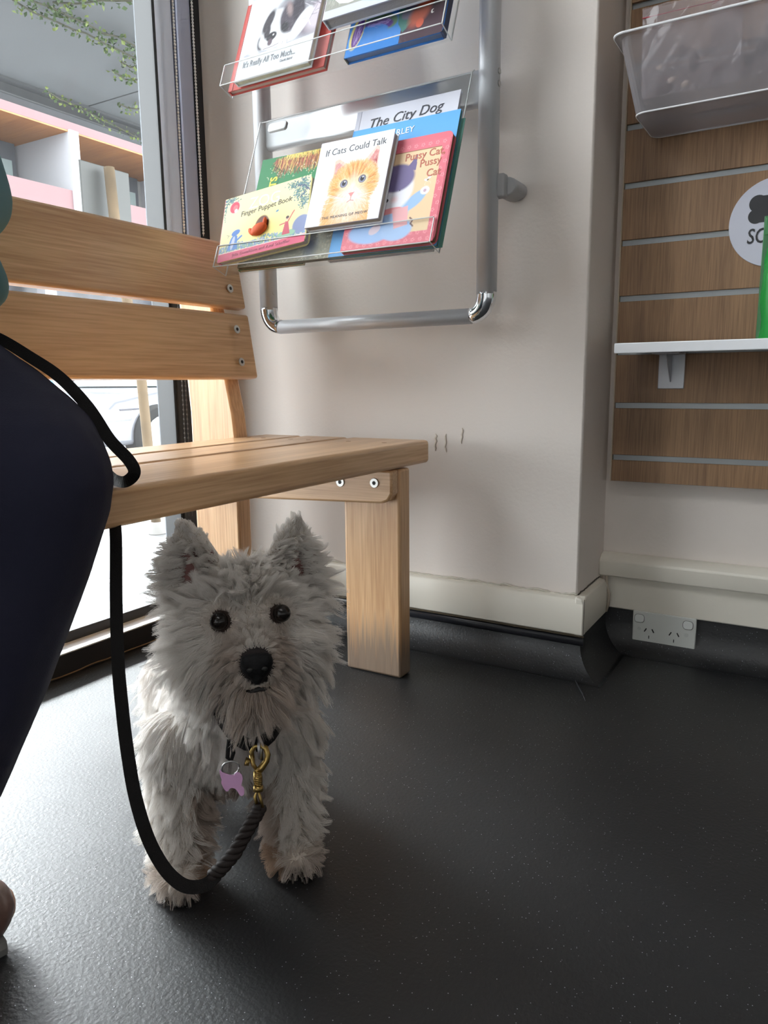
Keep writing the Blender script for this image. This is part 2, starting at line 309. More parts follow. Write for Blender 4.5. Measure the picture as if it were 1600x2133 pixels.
# vines under the canopy
leafm = [mat('vine leaf', (.035, .065, .014), .6), mat('young vine leaf', (.12, .16, .03), .6)]; stemm = mat('vine stem', (.05, .05, .03), .8)
def vine(label, px, z=2.37, n=40, size=.024, young=.3):
    P = [at(u, v, z=z) for u, v in px]; P = [p+np.array([0, 0, -.01*(i % 2)]) for i, p in enumerate(P)]
    t = thing('climbing_vine', label, 'vine', tuple(P[0]), 'trailing vines under the canopy')
    q = MB(); q.tube(P, .005, 5); q.build('stem', stemm, t)
    q = MB(); cum = np.array(P)
    for k in range(n):
        s = random.random()*(len(P)-1); i = int(s); c = cum[i]+(cum[i+1]-cum[i])*(s-i)+rng.normal(0, .014, 3)+[0, 0, -.008]
        a = rng.normal(0, 1, 3); a /= np.linalg.norm(a); b_ = np.cross(a, rng.normal(0, 1, 3)); b_ /= np.linalg.norm(b_); nn = np.cross(a, b_); L_ = size*random.uniform(.7, 1.25)
        q.add([c, c+a*L_*.5+b_*L_*.4+nn*.003, c+a*L_, c+a*L_*.5-b_*L_*.4+nn*.003], [(0, 1, 2), (0, 2, 3)], 1 if random.random() < young else 0)
    q.build('leaves', leafm, t)['kind'] = 'stuff'
vine('long leafy vine crossing the canopy underside, lower of the two running side by side', [(27, 0), (69, 21), (115, 44), (154, 58), (179, 69), (220, 88), (247, 104), (283, 118), (300, 124)], n=120)
vine('long leafy vine crossing the canopy underside, upper of the two running side by side', [(40, -14), (74, 0), (110, 16), (143, 30), (179, 48), (214, 65), (247, 77), (283, 93), (300, 100)], n=190, young=.15)
vine('thin vine sprig along the very top of the window view', [(110, 5), (160, 3), (210, 1), (275, -3)], n=60)
vine('short vine sprig hanging halfway down beside the pier', [(234, 146), (261, 162), (292, 166)], n=36, young=.4)
vine('small bright sprig beside the pier just under the long vines', [(254, 130), (270, 136), (295, 138)], n=24, young=.6)
vine('vine creeping along the dark gutter edge of the canopy', [(99, 190), (124, 203), (165, 222), (200, 240), (240, 262), (300, 290)], z=2.33, n=120, young=.45)
vine('yellow green sprig on the far canopy panel beside the pier', [(247, 216), (268, 222), (290, 227)], n=30, young=.7)
# timber post with the back of a sign
ps = thing('sign_post', 'weathered timber post on the pavement carrying a grey sign panel seen from behind', 'sign post', (-2.55, 2.27, -.1))
MB().tube([(-2.55, 2.275, -.10), (-2.555, 2.262, .2), (-2.56, 2.25, .6), (-2.58, 2.19, 1.1), (-2.6, 2.19, 1.43)], .022, 10).build('post', mat('weathered timber', (.13, .09, .05), .8, var=.3, vscale=9), ps, smooth=True)
MB().box((-2.655, 2.085, 1.0), (-2.645, 2.33, 1.445)).build('sign_panel', mat('sign back grey', (.05, .052, .05), .5), ps, .003)
MB().tube([(-2.55, 2.275, -.1), (-2.55, 2.275, -.045)], .04, 12).build('base_cap', mat('post base', (.3, .29, .28), .8), ps, .004)
# parked car
def car():
    t = thing('car', 'silver car parked at the kerb across the pavement', 'car', (-6.4, 6.4, -.25))
    body = mat('silver car paint', (.26, .27, .30), .25, .3, coat=1); gl = mat('car glass', (.35, .48, .5), .08, 0, coat=1); tyre = mat('tyre', (.02, .02, .02), .8)
    prof = [(4.45, .0), (4.40, .12), (4.42, .30), (4.55, .42), (5.0, .50), (5.35, .54), (8.3, .56), (8.5, .45), (8.52, .1), (8.4, 0)]
    q = MB(); q.prism(prof, -7.15, -5.55, lambda y, z, x: np.array((x, y, z))); q.build('body', body, t, .05, 4)
    q = MB(); v = []
    for x0, x1, (ya, yb, z) in ((-7.1, -5.6, (5.25, 8.2, .54)), (-6.9, -5.8, (6.15, 7.6, 1.02))): v += [(x0, ya, z), (x1, ya, z), (x1, yb, z), (x0, yb, z)]
    q.add(v, [(0, 1, 5, 4), (1, 2, 6, 5), (2, 3, 7, 6), (3, 0, 4, 7), (4, 5, 6, 7)]); q.build('windows', gl, t, .02, 3)
    q = MB(); q.box((-6.88, 6.2, 1.015), (-5.82, 7.55, 1.045)); q.build('roof', body, t, .01)
    for s in (-5.6, -7.1):
        q = MB(); q.tube([(s, 5.27, .545), (s*.0+(-5.8 if s > -6 else -6.9), 6.16, 1.03)], .03, 8); q.build('pillar', body, t, smooth=True)
    for y in (5.05, 7.8):
        for x in (-5.6, -7.1):
            q = MB(); q.tube([(x-.1, y, .06), (x+.1, y, .06)], .31, 28); q.build('wheel', tyre, t, .03)
            if x == -5.6: MB().tube([(x+.10, y, .06), (x+.115, y, .06)], .2, 20).build('hubcap', alu, bpy.data.objects[t.children[-1].name] if False else t, .01)
    q = MB(); q.box((-5.7, 4.42, .22), (-5.54, 4.75, .34)); q.build('headlight', mat('headlight', (.5, .52, .55), .1, 0, coat=1), t, .03)
    q = MB(); q.tube([(-5.545, 4.6, .33), (-5.545, 8.4, .40)], .008, 6); q.build('side_crease', mat('crease shadow gap', (.1, .1, .12), .5), t)
car()
# building across the street
bd = thing('building', 'building across the street with pink bands, white fins and orange timber soffits', 'building', (-10, 7, -.25))
pink = mat('pink render', (.15, .085, .09), .8, var=.04, vscale=1); whi = mat('white panel', (.30, .30, .32), .7); org = wood('orange timber', (.24, .085, .022), (.36, .15, .045), 'x', .25, .6, 0)
wdk = mat('dark window frame', (.05, .055, .065), .5); pane = mat('pale window pane', (.20, .25, .25), .3, 0, coat=.2)
def bb(n, lo, hi, m, par=None, bev=0): return box(n, lo, hi, m, par or bd, bev)
bb('upper_band', (-10.3, 5, 4.26), (-10, 20, 4.62), pink)
bb('upper_wall', (-12, 5, 4.62), (-10.05, 20, 4.8), whi)
bb('soffit', (-11.4, 5, 4.24), (-10.0, 20, 4.262), org)
bb('balcony_floor', (-11.4, 5, 2.9), (-10, 20, 3.0), whi)
bb('back_wall', (-11.6, 5, -.3), (-11.3, 20, 4.3), mat('bay wall', (.2, .2, .2), .8))
bb('parapet', (-10.12, 5, 2.75), (-10, 20, 3.42), pink)
bb('lower_soffit', (-11.3, 5, 2.6), (-9.6, 20, 2.75), mat('lower soffit', (.45, .42, .4), .8))
for y in (5.2, 7.72, 10.2, 12.7, 15.2):
    bb('fin', (-11.3, y, 2.75), (-9.97, y+.16, 4.27), whi)
for y in (5.45, 8.35, 10.75, 13.2):
    f_ = bb('window_frame', (-11.32, y, 3.0), (-11.2, y+2.2 if y < 8 else y+1.7, 4.24), wdk, bev=0)
    for k in range(2):
        w = (2.2 if y < 8 else 1.7)/2; MB().box((-11.22, y+w*k+.12, 3.1), (-11.18, y+w*(k+1)-.08, 3.98)).build('pane', pane, f_)
# ground floor shop fronts
bb('shop_glass', (-11.0, 5, .1), (-10.9, 20, 2.6), mat('dark shop glass', (.06, .065, .08), .3, 0, var=.5, vscale=2))
cols = [(220, 90, 100), (90, 140, 200), (235, 200, 150), (230, 230, 235), (120, 70, 110), (200, 120, 60), (60, 90, 110), (240, 170, 180)]
for k in range(46):
    y = 5.2+k*.17+random.random()*.12; z = random.choice((.15, .35, .8, 1.1)); c = random.choice(cols); h = random.uniform(.15, .45)
    q = MB(); q.ell((-10.5+random.random()*.3, y, z+h/2-.1), (.08, random.uniform(.08, .16), h/2), 8, 6); q.build('display_good', mat('display %d%d%d' % c, rgb(c), .7), bd)
for y in (5.1, 7.4, 10.2, 13): bb('shop_column', (-10.6, y, -.25), (-10.4, y+.2, 2.6), whi)
bb('far_footpath', (-11, -8, -.3), (-9.2, 20, -.12), mat('kerb stone', (.5, .5, .5), .8))
# ------------------------------------------------------------------ bench
bench = thing('bench', 'light oak bench with slatted seat and two wide back boards by the window', 'bench', (-.87, .4, 0))
oa, ob = rgb((186, 142, 100)), rgb((222, 182, 138))
oy = wood('oak along bench', oa, ob, 'y'); oz = wood('oak upright', oa, ob, 'z', worn=True); oxx = wood('oak across bench', oa, ob, 'x')
Y0, Y1 = -.95, 1.283
for (x0, x1) in ((-.842, -.664), (-.961, -.852), (-1.072, -.971)):
    MB().box((x0, Y0, .406), (x1, Y1, .45)).build('seat_board', oy, bench, .007, 3)
def leg(y, nm='front_leg'): return MB().box((-.79, y, 0), (-.666, y+.04, .404)).build('leg', oz, bench, .005, 2)
def rleg(y):
    poly = [(-1.184, 0), (-1.06, 0), (-1.058, .45), (-1.063, .50), (-1.125, .80), (-1.205, .80), (-1.184, .50)]
    q = MB(); q.prism(poly, y, y+.04, lambda x, z, yy: np.array((x, yy, z))); return q.build('rear_leg', oz, bench, .005, 2)
for y in (1.168, -.87):
    leg(y); rleg(y)
    rail = [(-1.14, .404), (-.668, .404), (-.668, .362), (-.676, .349), (-.69, .343), (-1.14, .325)]
    q = MB(); q.prism(rail, y-.026, y-.001, lambda x, z, yy: np.array((x, yy, z))); q.build('side_rail', oxx, bench, .004, 2)
# back boards lean with the rear legs
def bboard(z0, z1, x0, x1):
    th = .024; dx, dz = x1-x0, z1-z0; L_ = math.hypot(dx, dz); nx, nz = dz/L_, -dx/L_
    poly = [(x0, z0), (x1, z1), (x1-nx*th, z1-nz*th), (x0-nx*th, z0-nz*th)]
    q = MB(); q.prism(poly, -.95, 1.24, lambda x, z, yy: np.array((x, yy, z))); return q.build('back_board', oy, bench, .006, 3)
b1 = bboard(.572, .704, -1.050, -1.071); b2 = bboard(.716, .849, -1.076, -1.100)
def bolt(p, nrm, r=.0085, par=bench):
    nrm = _n(nrm); q = MB(); q.tube([p, p+nrm*.0018], r, 20); o = q.build('bolt', mat('bolt steel', (.55, .54, .52), .35, .8), par, .0006)
    q = MB(); q.tube([p+nrm*.0012, p+nrm*.0022], r*.42, 8); q.build('socket', dark, o)
nb = (.99, 0, .16)
for u, v, x in ((479, 601, -1.082), (493, 686, -1.060), (503, 754, -1.050)): bolt(at(u, v, x=x+.0015), nb)
for u, v in ((709, 1004), (780, 1006)): bolt(at(u, v, y=1.1415), (0, -1, 0), .009)
for xx in (-.71, -.79, -.885, -.93, -1.0, -1.04):
    for yy in (1.188, ): MB().tube([(xx, yy, .4495), (xx, yy, .4503)], .005, 12).build('plug', mat('oak plug', rgb((150, 112, 76)), .5), bench)
# ------------------------------------------------------------------ magazine rack
rack = thing('display_rack', 'wall mounted aluminium ladder rack with clear acrylic book shelves', 'display rack', (-.82, YW, .68))
YP = 1.31
def rrect(w, d, r, n=5):
    o = []
    for cx, cy, a0 in ((w/2-r, d/2-r, 0), (-w/2+r, d/2-r, 90), (-w/2+r, -d/2+r, 180), (w/2-r, -d/2+r, 270)):
        for k in range(n): a = R_(a0+90*k/(n-1)); o.append((cx+r*math.cos(a), cy+r*math.sin(a)))
    return o
for x in (-.5605, -1.073):
    q = MB(); q.prism(rrect(.036, .036, .015), .718, 2.0, lambda a, b_, z, x=x: np.array((x+a, YP+b_, z))); q.build('post', alu, rack, smooth=True)
q = MB(); q.tube([(-1.045, YP, .681), (-.590, YP, .681)], .0145, 20); q.build('bottom_rail', alu, rack, smooth=True)
for s, x in ((1, -.5605), (-1, -1.073)):
    C0 = np.array((x-s*.03, YP, .718)); pts = [(x, YP, .722)]+[(C0+np.array((s*.03*math.cos(a), 0, -.036*math.sin(a)))) for a in np.linspace(0, math.pi/2, 9)]
    q = MB(); q.tube(pts, [.019]+[.0188-.0035*k/8 for k in range(9)], 18); q.build('corner_elbow', chrome, rack, smooth=True)
for z in (1.07, 1.42, 1.77):
    q = MB(); q.prism(rrect(.062, .02, .0098), -1.058, -.577, lambda a, b_, x, z=z: np.array((x, YP+b_, z+a))); q.build('cross_bar', mat('pale anodised bar', (.74, .75, .77), .28, .75), rack, smooth=True)
q = MB(); q.tube([(-.535, YP+.016, .905), (-.535, YW, .905)], .017, 16, flat=1.4, up=(0, 0, 1)); q.box((-.56, YP, .885), (-.53, YP+.02, .925)); q.build('wall_bracket', mat('grey plastic bracket', (.42, .42, .43), .5), rack, .003)
for z in (1.122, 1.102): MB().tube([(-.5427, YP, z-.03), (-.5407, YP, z-.03)], .005, 12).build('bolt', steel, rack)
MB().tube([(-1.0545, YP-.006, .752), (-1.0538, YP-.006, .752)], .003, 10).build('screw', steel, rack)
acr = clear('clear acrylic', (.985, .99, .99), .05, .02, .06); acre = mat('bright acrylic edge', (.86, .88, .88), .15, 0, trans=.35)
def trough(dy, dz, top=True):
    BT, BB, FB, LT = [np.array((y+dy, z+dz)) for y, z in ((1.272, 1.084), (1.148, .770), (1.112, .783), (1.128, .824))]
    bt2 = BT+[.010, .006]
    s = MB(); pr = [bt2, BT, BB, FB, LT]; th = .0022
    def offs(pr, d):
        o = []
        for i in range(len(pr)):
            a = pr[max(i-1, 0)]; c = pr[min(i+1, len(pr)-1)]; t = (c-a)/np.linalg.norm(c-a); o.append(pr[i]+np.array((-t[1], t[0]))*d)
        return o
    o2 = offs(pr, -th)
    X0, X1 = -1.045, -.577
    v = []; n = len(pr)
    for X in (X0, X1): v += [(X, *p) for p in pr]+[(X, *p) for p in o2]
    f = []
    for i in range(n-1):
        f += [(i, i+1, 2*n+i+1, 2*n+i), (n+i, 3*n+i, 3*n+i+1, n+i+1)]
    s.add(v, f); sh = s.build('acrylic_shelf', acr, rack)
    e = MB()
    for X, k in ((X0, 0), (X1, 1)):
        w = .0016
        for i in range(n-1):
            a, b_, c, d = pr[i], pr[i+1], o2[i+1], o2[i]
            e.add([(X-w*(1-k), *a), (X-w*(1-k), *b_), (X-w*(1-k), *c), (X-w*(1-k), *d), (X+w*k, *a), (X+w*k, *b_), (X+w*k, *c), (X+w*k, *d)], [(0, 1, 2, 3), (4, 5, 6, 7), (0, 1, 5, 4), (1, 2, 6, 5), (2, 3, 7, 6), (3, 0, 4, 7)])
    e.build('polished_edge', acre, sh)
    for q_ in (LT, FB+[-.001, 0], BT): MB().tube([(X0, *q_), (X1, *q_)], .0011, 6).build('long_edge', acre, sh)
    q = MB(); yb, zb = 1.262+dy, 1.066+dz
    if top:
        for X in (-.99,):
            fr = frame((X, BT[0]-.012, BT[1]-.022), (1, 0, 0), (0, .365, .931), (0, -.931, .365))
            q.prism([(-.023, -.006), (-.019, -.009), (.019, -.009), (.023, -.006), (.023, .006), (.019, .009), (-.019, .009), (-.023, .006)], .001, .007, fr)
            q.build('clip_block', acre, sh, .001)
    return sh
trough(0, 0); trough(.042, .335)
U = _n((0, .122, .311)); NN = np.array((0, -U[2], U[1]))
def shelfframe(x, t, d, ang=0, up=False):
    o = np.array((0, 1.148, .770)) if not up else np.array((0, 1.19, 1.106))
    ca, sa = math.cos(ang), math.sin(ang); ex = np.array((1, 0, 0))*ca+U*sa; ey = U*ca-np.array((1, 0, 0))*sa
    return frame(o+np.array((x, 0, 0))+U*(t+.003)+NN*(d+.0015), ex, ey, NN)
# ---- painter for printed covers: a colour raster turned into a coloured grid on the cover
class Paint:
    def __init__(s, w, h, res, bgc):
        s.w, s.h = w, h; s.nx, s.ny = max(2, int(w*res)), max(2, int(h*res)); s.c = np.zeros((s.ny, s.nx, 3)); s.c[:] = rgb(bgc)
        s.X, s.Y = np.meshgrid((np.arange(s.nx)+.5)/s.nx*w, (np.arange(s.ny)+.5)/s.ny*h)
    def blend(s, m, col): s.c += (np.array(rgb(col))-s.c)*np.clip(m, 0, 1)[..., None]
    def ell(s, cx, cy, rx, ry, col, ang=0, soft=.08, op=1):
        a = R_(ang); dx, dy = s.X-cx, s.Y-cy; x = dx*math.cos(a)+dy*math.sin(a); y = -dx*math.sin(a)+dy*math.cos(a)
        d = np.sqrt((x/rx)**2+(y/ry)**2); s.blend(op*(1-(d-(1-soft))/(2*soft)), col); return s
    def poly(s, pts, col, op=1):
        n = len(pts); ins = np.zeros(s.X.shape, bool)
        for i in range(n):
            x0, y0 = pts[i]; x1, y1 = pts[(i+1) % n]
            if y0 == y1: continue
            ins ^= ((y0 > s.Y) != (y1 > s.Y)) & (s.X < (x1-x0)*(s.Y-y0)/(y1-y0)+x0)
        s.blend(ins*op, col); return s
    def rect(s, x0, y0, x1, y1, col, op=1): s.blend(((s.X >= x0) & (s.X <= x1) & (s.Y >= y0) & (s.Y <= y1))*op, col); return s
    def line(s, pts, w, col, op=1):
        for (x0, y0), (x1, y1) in zip(pts[:-1], pts[1:]):
            px = s.w/s.nx; i0 = max(0, int((min(x0, x1)-w)/px)-1); i1 = int((max(x0, x1)+w)/px)+2; j0 = max(0, int((min(y0, y1)-w)/px)-1); j1 = int((max(y0, y1)+w)/px)+2
            X, Y = s.X[j0:j1, i0:i1], s.Y[j0:j1, i0:i1]
            if X.size == 0: continue
            dx, dy = x1-x0, y1-y0; t = np.clip(((X-x0)*dx+(Y-y0)*dy)/(dx*dx+dy*dy+1e-12), 0, 1); d = np.hypot(X-x0-t*dx, Y-y0-t*dy)
            m = np.clip((w-d)/px+.5, 0, 1)*op; s.c[j0:j1, i0:i1] += (np.array(rgb(col))-s.c[j0:j1, i0:i1])*m[..., None]
        return s
    def fur(s, n, inside, dirf, cols, L=.006, w=.0003, op=.5):
        r = np.random.default_rng(5)
        for _ in range(n):
            x, y = r.random()*s.w, r.random()*s.h
            if not inside(x, y): continue
            dx, dy = dirf(x, y); k = math.hypot(dx, dy)+1e-9; l = L*r.uniform(.5, 1.2)
            s.line([(x, y), (x+dx/k*l+r.normal(0, .0006), y+dy/k*l+r.normal(0, .0006))], w, cols[r.integers(len(cols))], op)
        return s
    def build(s, name, fr, par, z=.0004, m=None, mask=None):
        me = bpy.data.meshes.new(name); nx, ny = s.nx, s.ny; X, Y = s.X.ravel(), s.Y.ravel()
        X = np.where(X == X.min(), 0, np.where(X == X.max(), s.w, X)); Y = np.where(Y == Y.min(), 0, np.where(Y == Y.max(), s.h, Y))
        O = fr(0, 0, z); ex = fr(1, 0, z)-O; ey = fr(0, 1, z)-O; V = O+X[:, None]*ex+Y[:, None]*ey-np.array(wloc(par))
        i = (np.arange(ny-1)[:, None]*nx+np.arange(nx-1)).ravel(); Q = np.stack([i, i+1, i+nx+1, i+nx], 1)
        me.vertices.add(len(V)); me.vertices.foreach_set('co', V.ravel()); me.loops.add(Q.size); me.loops.foreach_set('vertex_index', Q.ravel().astype(np.int32))
        me.polygons.add(len(Q)); me.polygons.foreach_set('loop_start', (np.arange(len(Q))*4).astype(np.int32)); me.update()
        a = me.color_attributes.new('Col', 'FLOAT_COLOR', 'POINT'); a.data.foreach_set('color', np.concatenate([s.c.reshape(-1, 3), np.ones((nx*ny, 1))], 1).ravel())
        me.materials.append(m or mat('printed cover', (1, 1, 1), .5, vc=True, spec=.3)); o = bpy.data.objects.new(name, me); COL.objects.link(o); o.parent = par; return o
pages = mat('page block', rgb((205, 196, 178)), .8, bump=.4, bscale=400, stretch=(1, 12, 12))
def book(label, fr, w, h, th, cov, hard=True, pagem=None, spine=None, rounded=0, cat='book', group='books in the acrylic rack'):
    t = thing('book', label, cat, tuple(fr(w/2, 0, -th/2)), group)
    cm = mat('cover %d %d %d' % cov, rgb(cov), .5, spec=.3); c = .0018 if hard else .0006; ov = .003 if hard else .0004
    def slab(z0, z1):
        q = MB()
        if rounded: q.prism([(0, 0), (w-rounded, 0)]+[(w-rounded+rounded*math.sin(a), rounded-rounded*math.cos(a)) for a in np.linspace(0, math.pi/2, 6)]+[(w-rounded+rounded*math.cos(a), h-rounded+rounded*math.sin(a)) for a in np.linspace(0, math.pi/2, 6)]+[(0, h)], z0, z1, fr)
        else: q.box((0, 0, z0), (w, h, z1), fr)
        return q
    slab(-c, 0).build('front_cover', cm, t); slab(-th, -th+c).build('back_cover', cm, t)
    MB().box((.001, ov, -th+c), (w-ov, h-ov, -c), fr).build('pages', pagem or pages, t)
    sm_ = cm if spine is None else mat('spine %d %d %d' % spine, rgb(spine), .35, coat=.2)
    MB().box((-.0012, 0, -th), (.0012, h, 0), fr).build('spine', sm_, t)
    return t
ink = mat('dark grey ink', rgb((70, 70, 76)), .5); inkb = mat('brown black ink', rgb((58, 48, 40)), .5); whitei = mat('white ink', rgb((245, 245, 248)), .5); greyi = mat('mid grey ink', rgb((120, 122, 128)), .5); rusti = mat('rust red ink', rgb((176, 92, 70)), .5); yeli = mat('yellow ink', rgb((232, 208, 60)), .5)
RES = 1300
# City Dog (at the back, right)
f1 = shelfframe(-.795, 0, .008); w, h = .209, .297
t = book('tall pale lilac hardback titled The City Dog, back right of the lower shelf', f1, w, h, .008, (214, 214, 224))
lettering('title', 'The City Dog', ink, f1, .0275, t, .029, .2565, shear=.25, rot=.05, sx=.98)
MB().box((.0, .0, .0001), (.009, h, .0004), f1).build('hinge_line', mat('pale hinge', rgb((196, 197, 208)), .4), t)
# blue book
f2 = shelfframe(-.787, 0, .0185); w, h = .214, .249
t = book('sky blue thin paperback with white capitals, standing before the tall pale hardback', f2, w, h, .007, (98, 166, 224), hard=False, pagem=mat('teal page edge', rgb((84, 128, 118)), .7))
lettering('author_name', 'RLEY', whitei, f2, .0165, t, .093, .222, rot=.04)
f2b = shelfframe(-.783, 0, .0112)
t = book('thin teal booklet mostly hidden behind the sky blue paperback', f2b, .217, .236, .0015, (92, 140, 128), hard=False, pagem=mat('teal page edge', rgb((84, 128, 118)), .7))
# Pussy cat board book
f3 = shelfframe(-.752, 0, .0325); w, h = .181, .199
t = book('pink bordered board book titled Pussy Cat, Pussy Cat on the lower shelf', f3, w, h, .0125, (214, 108, 122), rounded=.010, pagem=mat('brown board edges', rgb((128, 100, 74)), .8, var=.4, vscale=60))
p = Paint(w-.002, h-.012, RES, (216, 112, 126))
for i in range(14):
    for j in range(16):
        x, y = .006+i*.0135+(j % 2)*.0066, .006+j*.0125
        for k in range(5): p.ell(x+.0026*math.cos(k*1.257), y+.0026*math.sin(k*1.257), .0013, .0013, (232, 146, 152))
        p.ell(x, y, .0009, .0009, (214, 108, 122))
p.rect(.020, .022, w-.017, h-.026, (150, 100, 72)); p.rect(.0215, .0205, w-.016, h-.0275, (226, 196, 158))
# generic cat in a blue coat
p.ell(.082, .060, .04, .035, (164, 190, 226)); p.ell(.055, .030, .045, .022, (150, 178, 220)); p.ell(.105, .028, .03, .02, (160, 186, 224))
p.ell(.13, .078, .026, .011, (150, 182, 222), 40); p.ell(.147, .094, .0085, .0075, (226, 222, 232)); p.ell(.147, .094, .003, .003, (190, 160, 176))
p.ell(.083, .103, .040, .042, (228, 226, 234)); p.ell(.088, .125, .034, .026, (110, 98, 140)); p.poly([(.103, .14), (.121, .166), (.122, .135)], (110, 98, 140)); p.poly([(.06, .14), (.056, .166), (.08, .147)], (110, 98, 140))
p.ell(.074, .085, .005, .0038, (40, 34, 50)); p.line([(.074, .083), (.074, .076), (.068, .073)], .0006, (40, 34, 50)); p.ell(.098, .101, .0011, .0011, (30, 30, 40)); p.ell(.09, .085, .007, .006, (232, 186, 190), op=.5, soft=.5)
p.ell(.083, .064, .026, .0055, (226, 150, 156), 8); p.poly([(.09, .066), (.12, .07), (.125, .035), (.1, .03)], (226, 168, 172)); p.ell(.062, .033, .012, .008, (214, 196, 208), 30)
p.line([(.128, .047), (.134, .042), (.131, .036), (.136, .031)], .0014, (120, 90, 84))
p.ell(.146, .113, .004, .002, (230, 226, 236), -25); p.ell(.151, .117, .0035, .002, (230, 226, 236), 30); p.ell(.149, .113, .002, .0013, (90, 80, 50), 20)
for k in range(11): p.ell(.150+.0055*math.cos(k*.5), .106+.004*math.sin(k*.5), .0005, .0005, (240, 236, 226))
ca = p.build('cover_picture', f3, t)
for s, x, y, r in (('Pussy Cat,', .097, .155, .04), ('Pussy', .128, .139, .06), ('Cat', .144, .119, .03)): lettering('title', s, rusti, f3, .0195, t, x, y, bold=.0002, rot=r, sx=.93)
# insects book
f4 = shelfframe(-1.006, 0, .0075); w, h = .155, .237
t = book('green picture book with red fringed flowers and upright yellow title, back left', f4, w, h, .006, (52, 122, 76), hard=False)
p = Paint(w, h, RES, (50, 124, 78)); r_ = np.random.default_rng(4)
for k in range(420):
    x = r_.uniform(.035, w); y0 = h-.002-r_.random()*.012; L_ = r_.uniform(.006, .036)*min(1, (x-.02)/.03); p.line([(x, y0), (x-.002+r_.normal(0, .004), y0-L_)], .0005, [(150, 66, 58), (120, 50, 46), (196, 110, 90), (226, 190, 110), (90, 48, 40)][r_.integers(5)], .85)
for k in range(150):
    x = r_.uniform(.06, w); p.line([(x, h), (x+r_.normal(0, .004), h-r_.uniform(.002, .012))], .0005, [(232, 214, 130), (214, 180, 90)][r_.integers(2)], .9)
for k in range(60): p.ell(r_.uniform(.02, w), h-r_.uniform(.02, .05), .0007, .001, (230, 224, 200))
for (x0, y0, x1, y1) in ((.03, h-.018, .06, h-.036), (.045, h-.012, .04, h-.034), (.06, h-.02, .048, h-.044), (.055, h-.03, .05, h-.06)): p.line([(x0, y0), (x1, y1)], .0006, (40, 50, 30))
p.build('cover_picture', f4, t)
lettering('title', 'INSECTS', yeli, f4, .0235, t, .047, .112, bold=.0006, rot=R_(90), sx=.93)
# textured grey book low in the middle
f5 = shelfframe(-1.0, 0, .0175); w, h = .246, .150
t = book('landscape book with mottled grey olive cover, between the yellow and pink books', f5, w, h, .008, (120, 116, 98))
p = Paint(w, h, 900, (128, 124, 106)); r_ = np.random.default_rng(9)
for k in range(2600):
    x, y = r_.random()*w, r_.random()*h; p.ell(x, y, r_.uniform(.0006, .002), r_.uniform(.0006, .0016), [(168, 162, 140), (104, 104, 86), (150, 140, 116), (126, 130, 118), (188, 180, 160)][r_.integers(5)], op=.6)
p.ell(.165, .03, .014, .02, (50, 66, 100), soft=.6, op=.9); p.ell(.12, .02, .05, .008, (84, 90, 82), soft=.7, op=.6); p.build('cover_picture', f5, t)
# yellow finger puppet book
f6 = shelfframe(-1.037, .004, .0355, .112); w, h = .205, .137
t = book('yellow board book titled Zog Finger Puppet Book, tilted at the lower left', f6, w, h, .014, (232, 218, 150), rounded=.010, spine=(206, 84, 112), pagem=mat('grey board edges', rgb((150, 140, 128)), .8))
p = Paint(w-.0015, h-.0005, RES, (232, 220, 172)); r_ = np.random.default_rng(12)
p.ell(.12, .045, .06, .04, (240, 222, 126), soft=.7, op=.7)
for cx, cy, sx, sy, n in ((.015, .130, .018, .008, 70), (.004, .11, .004, .02, 30), (.188, .118, .016, .018, 170), (.193, .085, .01, .014, 80), (.178, .10, .012, .01, 50), (.165, .124, .016, .008, 70)):
    for k in range(n):
        x, y = cx+r_.normal(0, sx*.5), cy+r_.normal(0, sy*.5); p.ell(x, y, .0022, .0011, [(96, 130, 140), (70, 104, 122), (120, 150, 140), (84, 120, 110)][r_.integers(4)], r_.uniform(0, 180), op=.85)
p.line([(.203, .105), (.190, .118), (.176, .120)], .0011, (70, 76, 110)); p.line([(.196, .112), (.190, .1), (.182, .094)], .0009, (70, 76, 110))
for k in range(500):
    x = r_.random()*w; y = .017+r_.random()*(.012+.006*math.sin(x*40)**2); p.ell(x, y, .003, .0013, [(120, 144, 186), (150, 170, 196), (110, 150, 150), (150, 176, 140)][r_.integers(4)], r_.uniform(30, 150), op=.75)
p.ell(.192, .038, .02, .018, (124, 134, 170), 30); p.ell(.16, .026, .02, .006, (140, 180, 150))
p.poly([(.15, .025), (.168, .025), (.162, .05), (.155, .052)], (190, 74, 92)); p.ell(.1585, .057, .0035, .004, (226, 178, 160)); p.line([(.157, .049), (.143, .047)], .0013, (190, 90, 92)); p.line([(.161, .05), (.17, .066), (.173, .07)], .0014, (190, 90, 92))
p.ell(.159, .0595, .0038, .003, (70, 40, 50))
p.poly([(.02, .02), (.045, .02), (.042, .048), (.034, .055), (.026, .045)], (88, 132, 196)); p.ell(.037, .056, .0105, .006, (80, 122, 190), 15); p.ell(.032, .035, .004, .014, (188, 196, 220), -10); p.line([(.043, .04), (.052, .046)], .0022, (84, 128, 194))
p.ell(.133, .079, .0035, .002, (80, 130, 170), 20); p.line([(.015, .055), (.021, .053), (.018, .049)], .0004, (90, 90, 90))
p.ell(.026, .113, .0125, .013, (240, 200, 196)); p.ell(.026, .113, .0118, .0122, (206, 60, 84)); p.ell(.028, .112, .006, .006, (228, 110, 116)); p.ell(.030, .105, .004, .004, (240, 222, 226))
p.ell(.099, .058, .0165, .02, (96, 48, 26), -12); p.rect(0, 0, w, .0165, (212, 84, 116)); p.rect(0, .0165, w, .0178, (244, 206, 200))
p.build('cover_picture', f6, t)
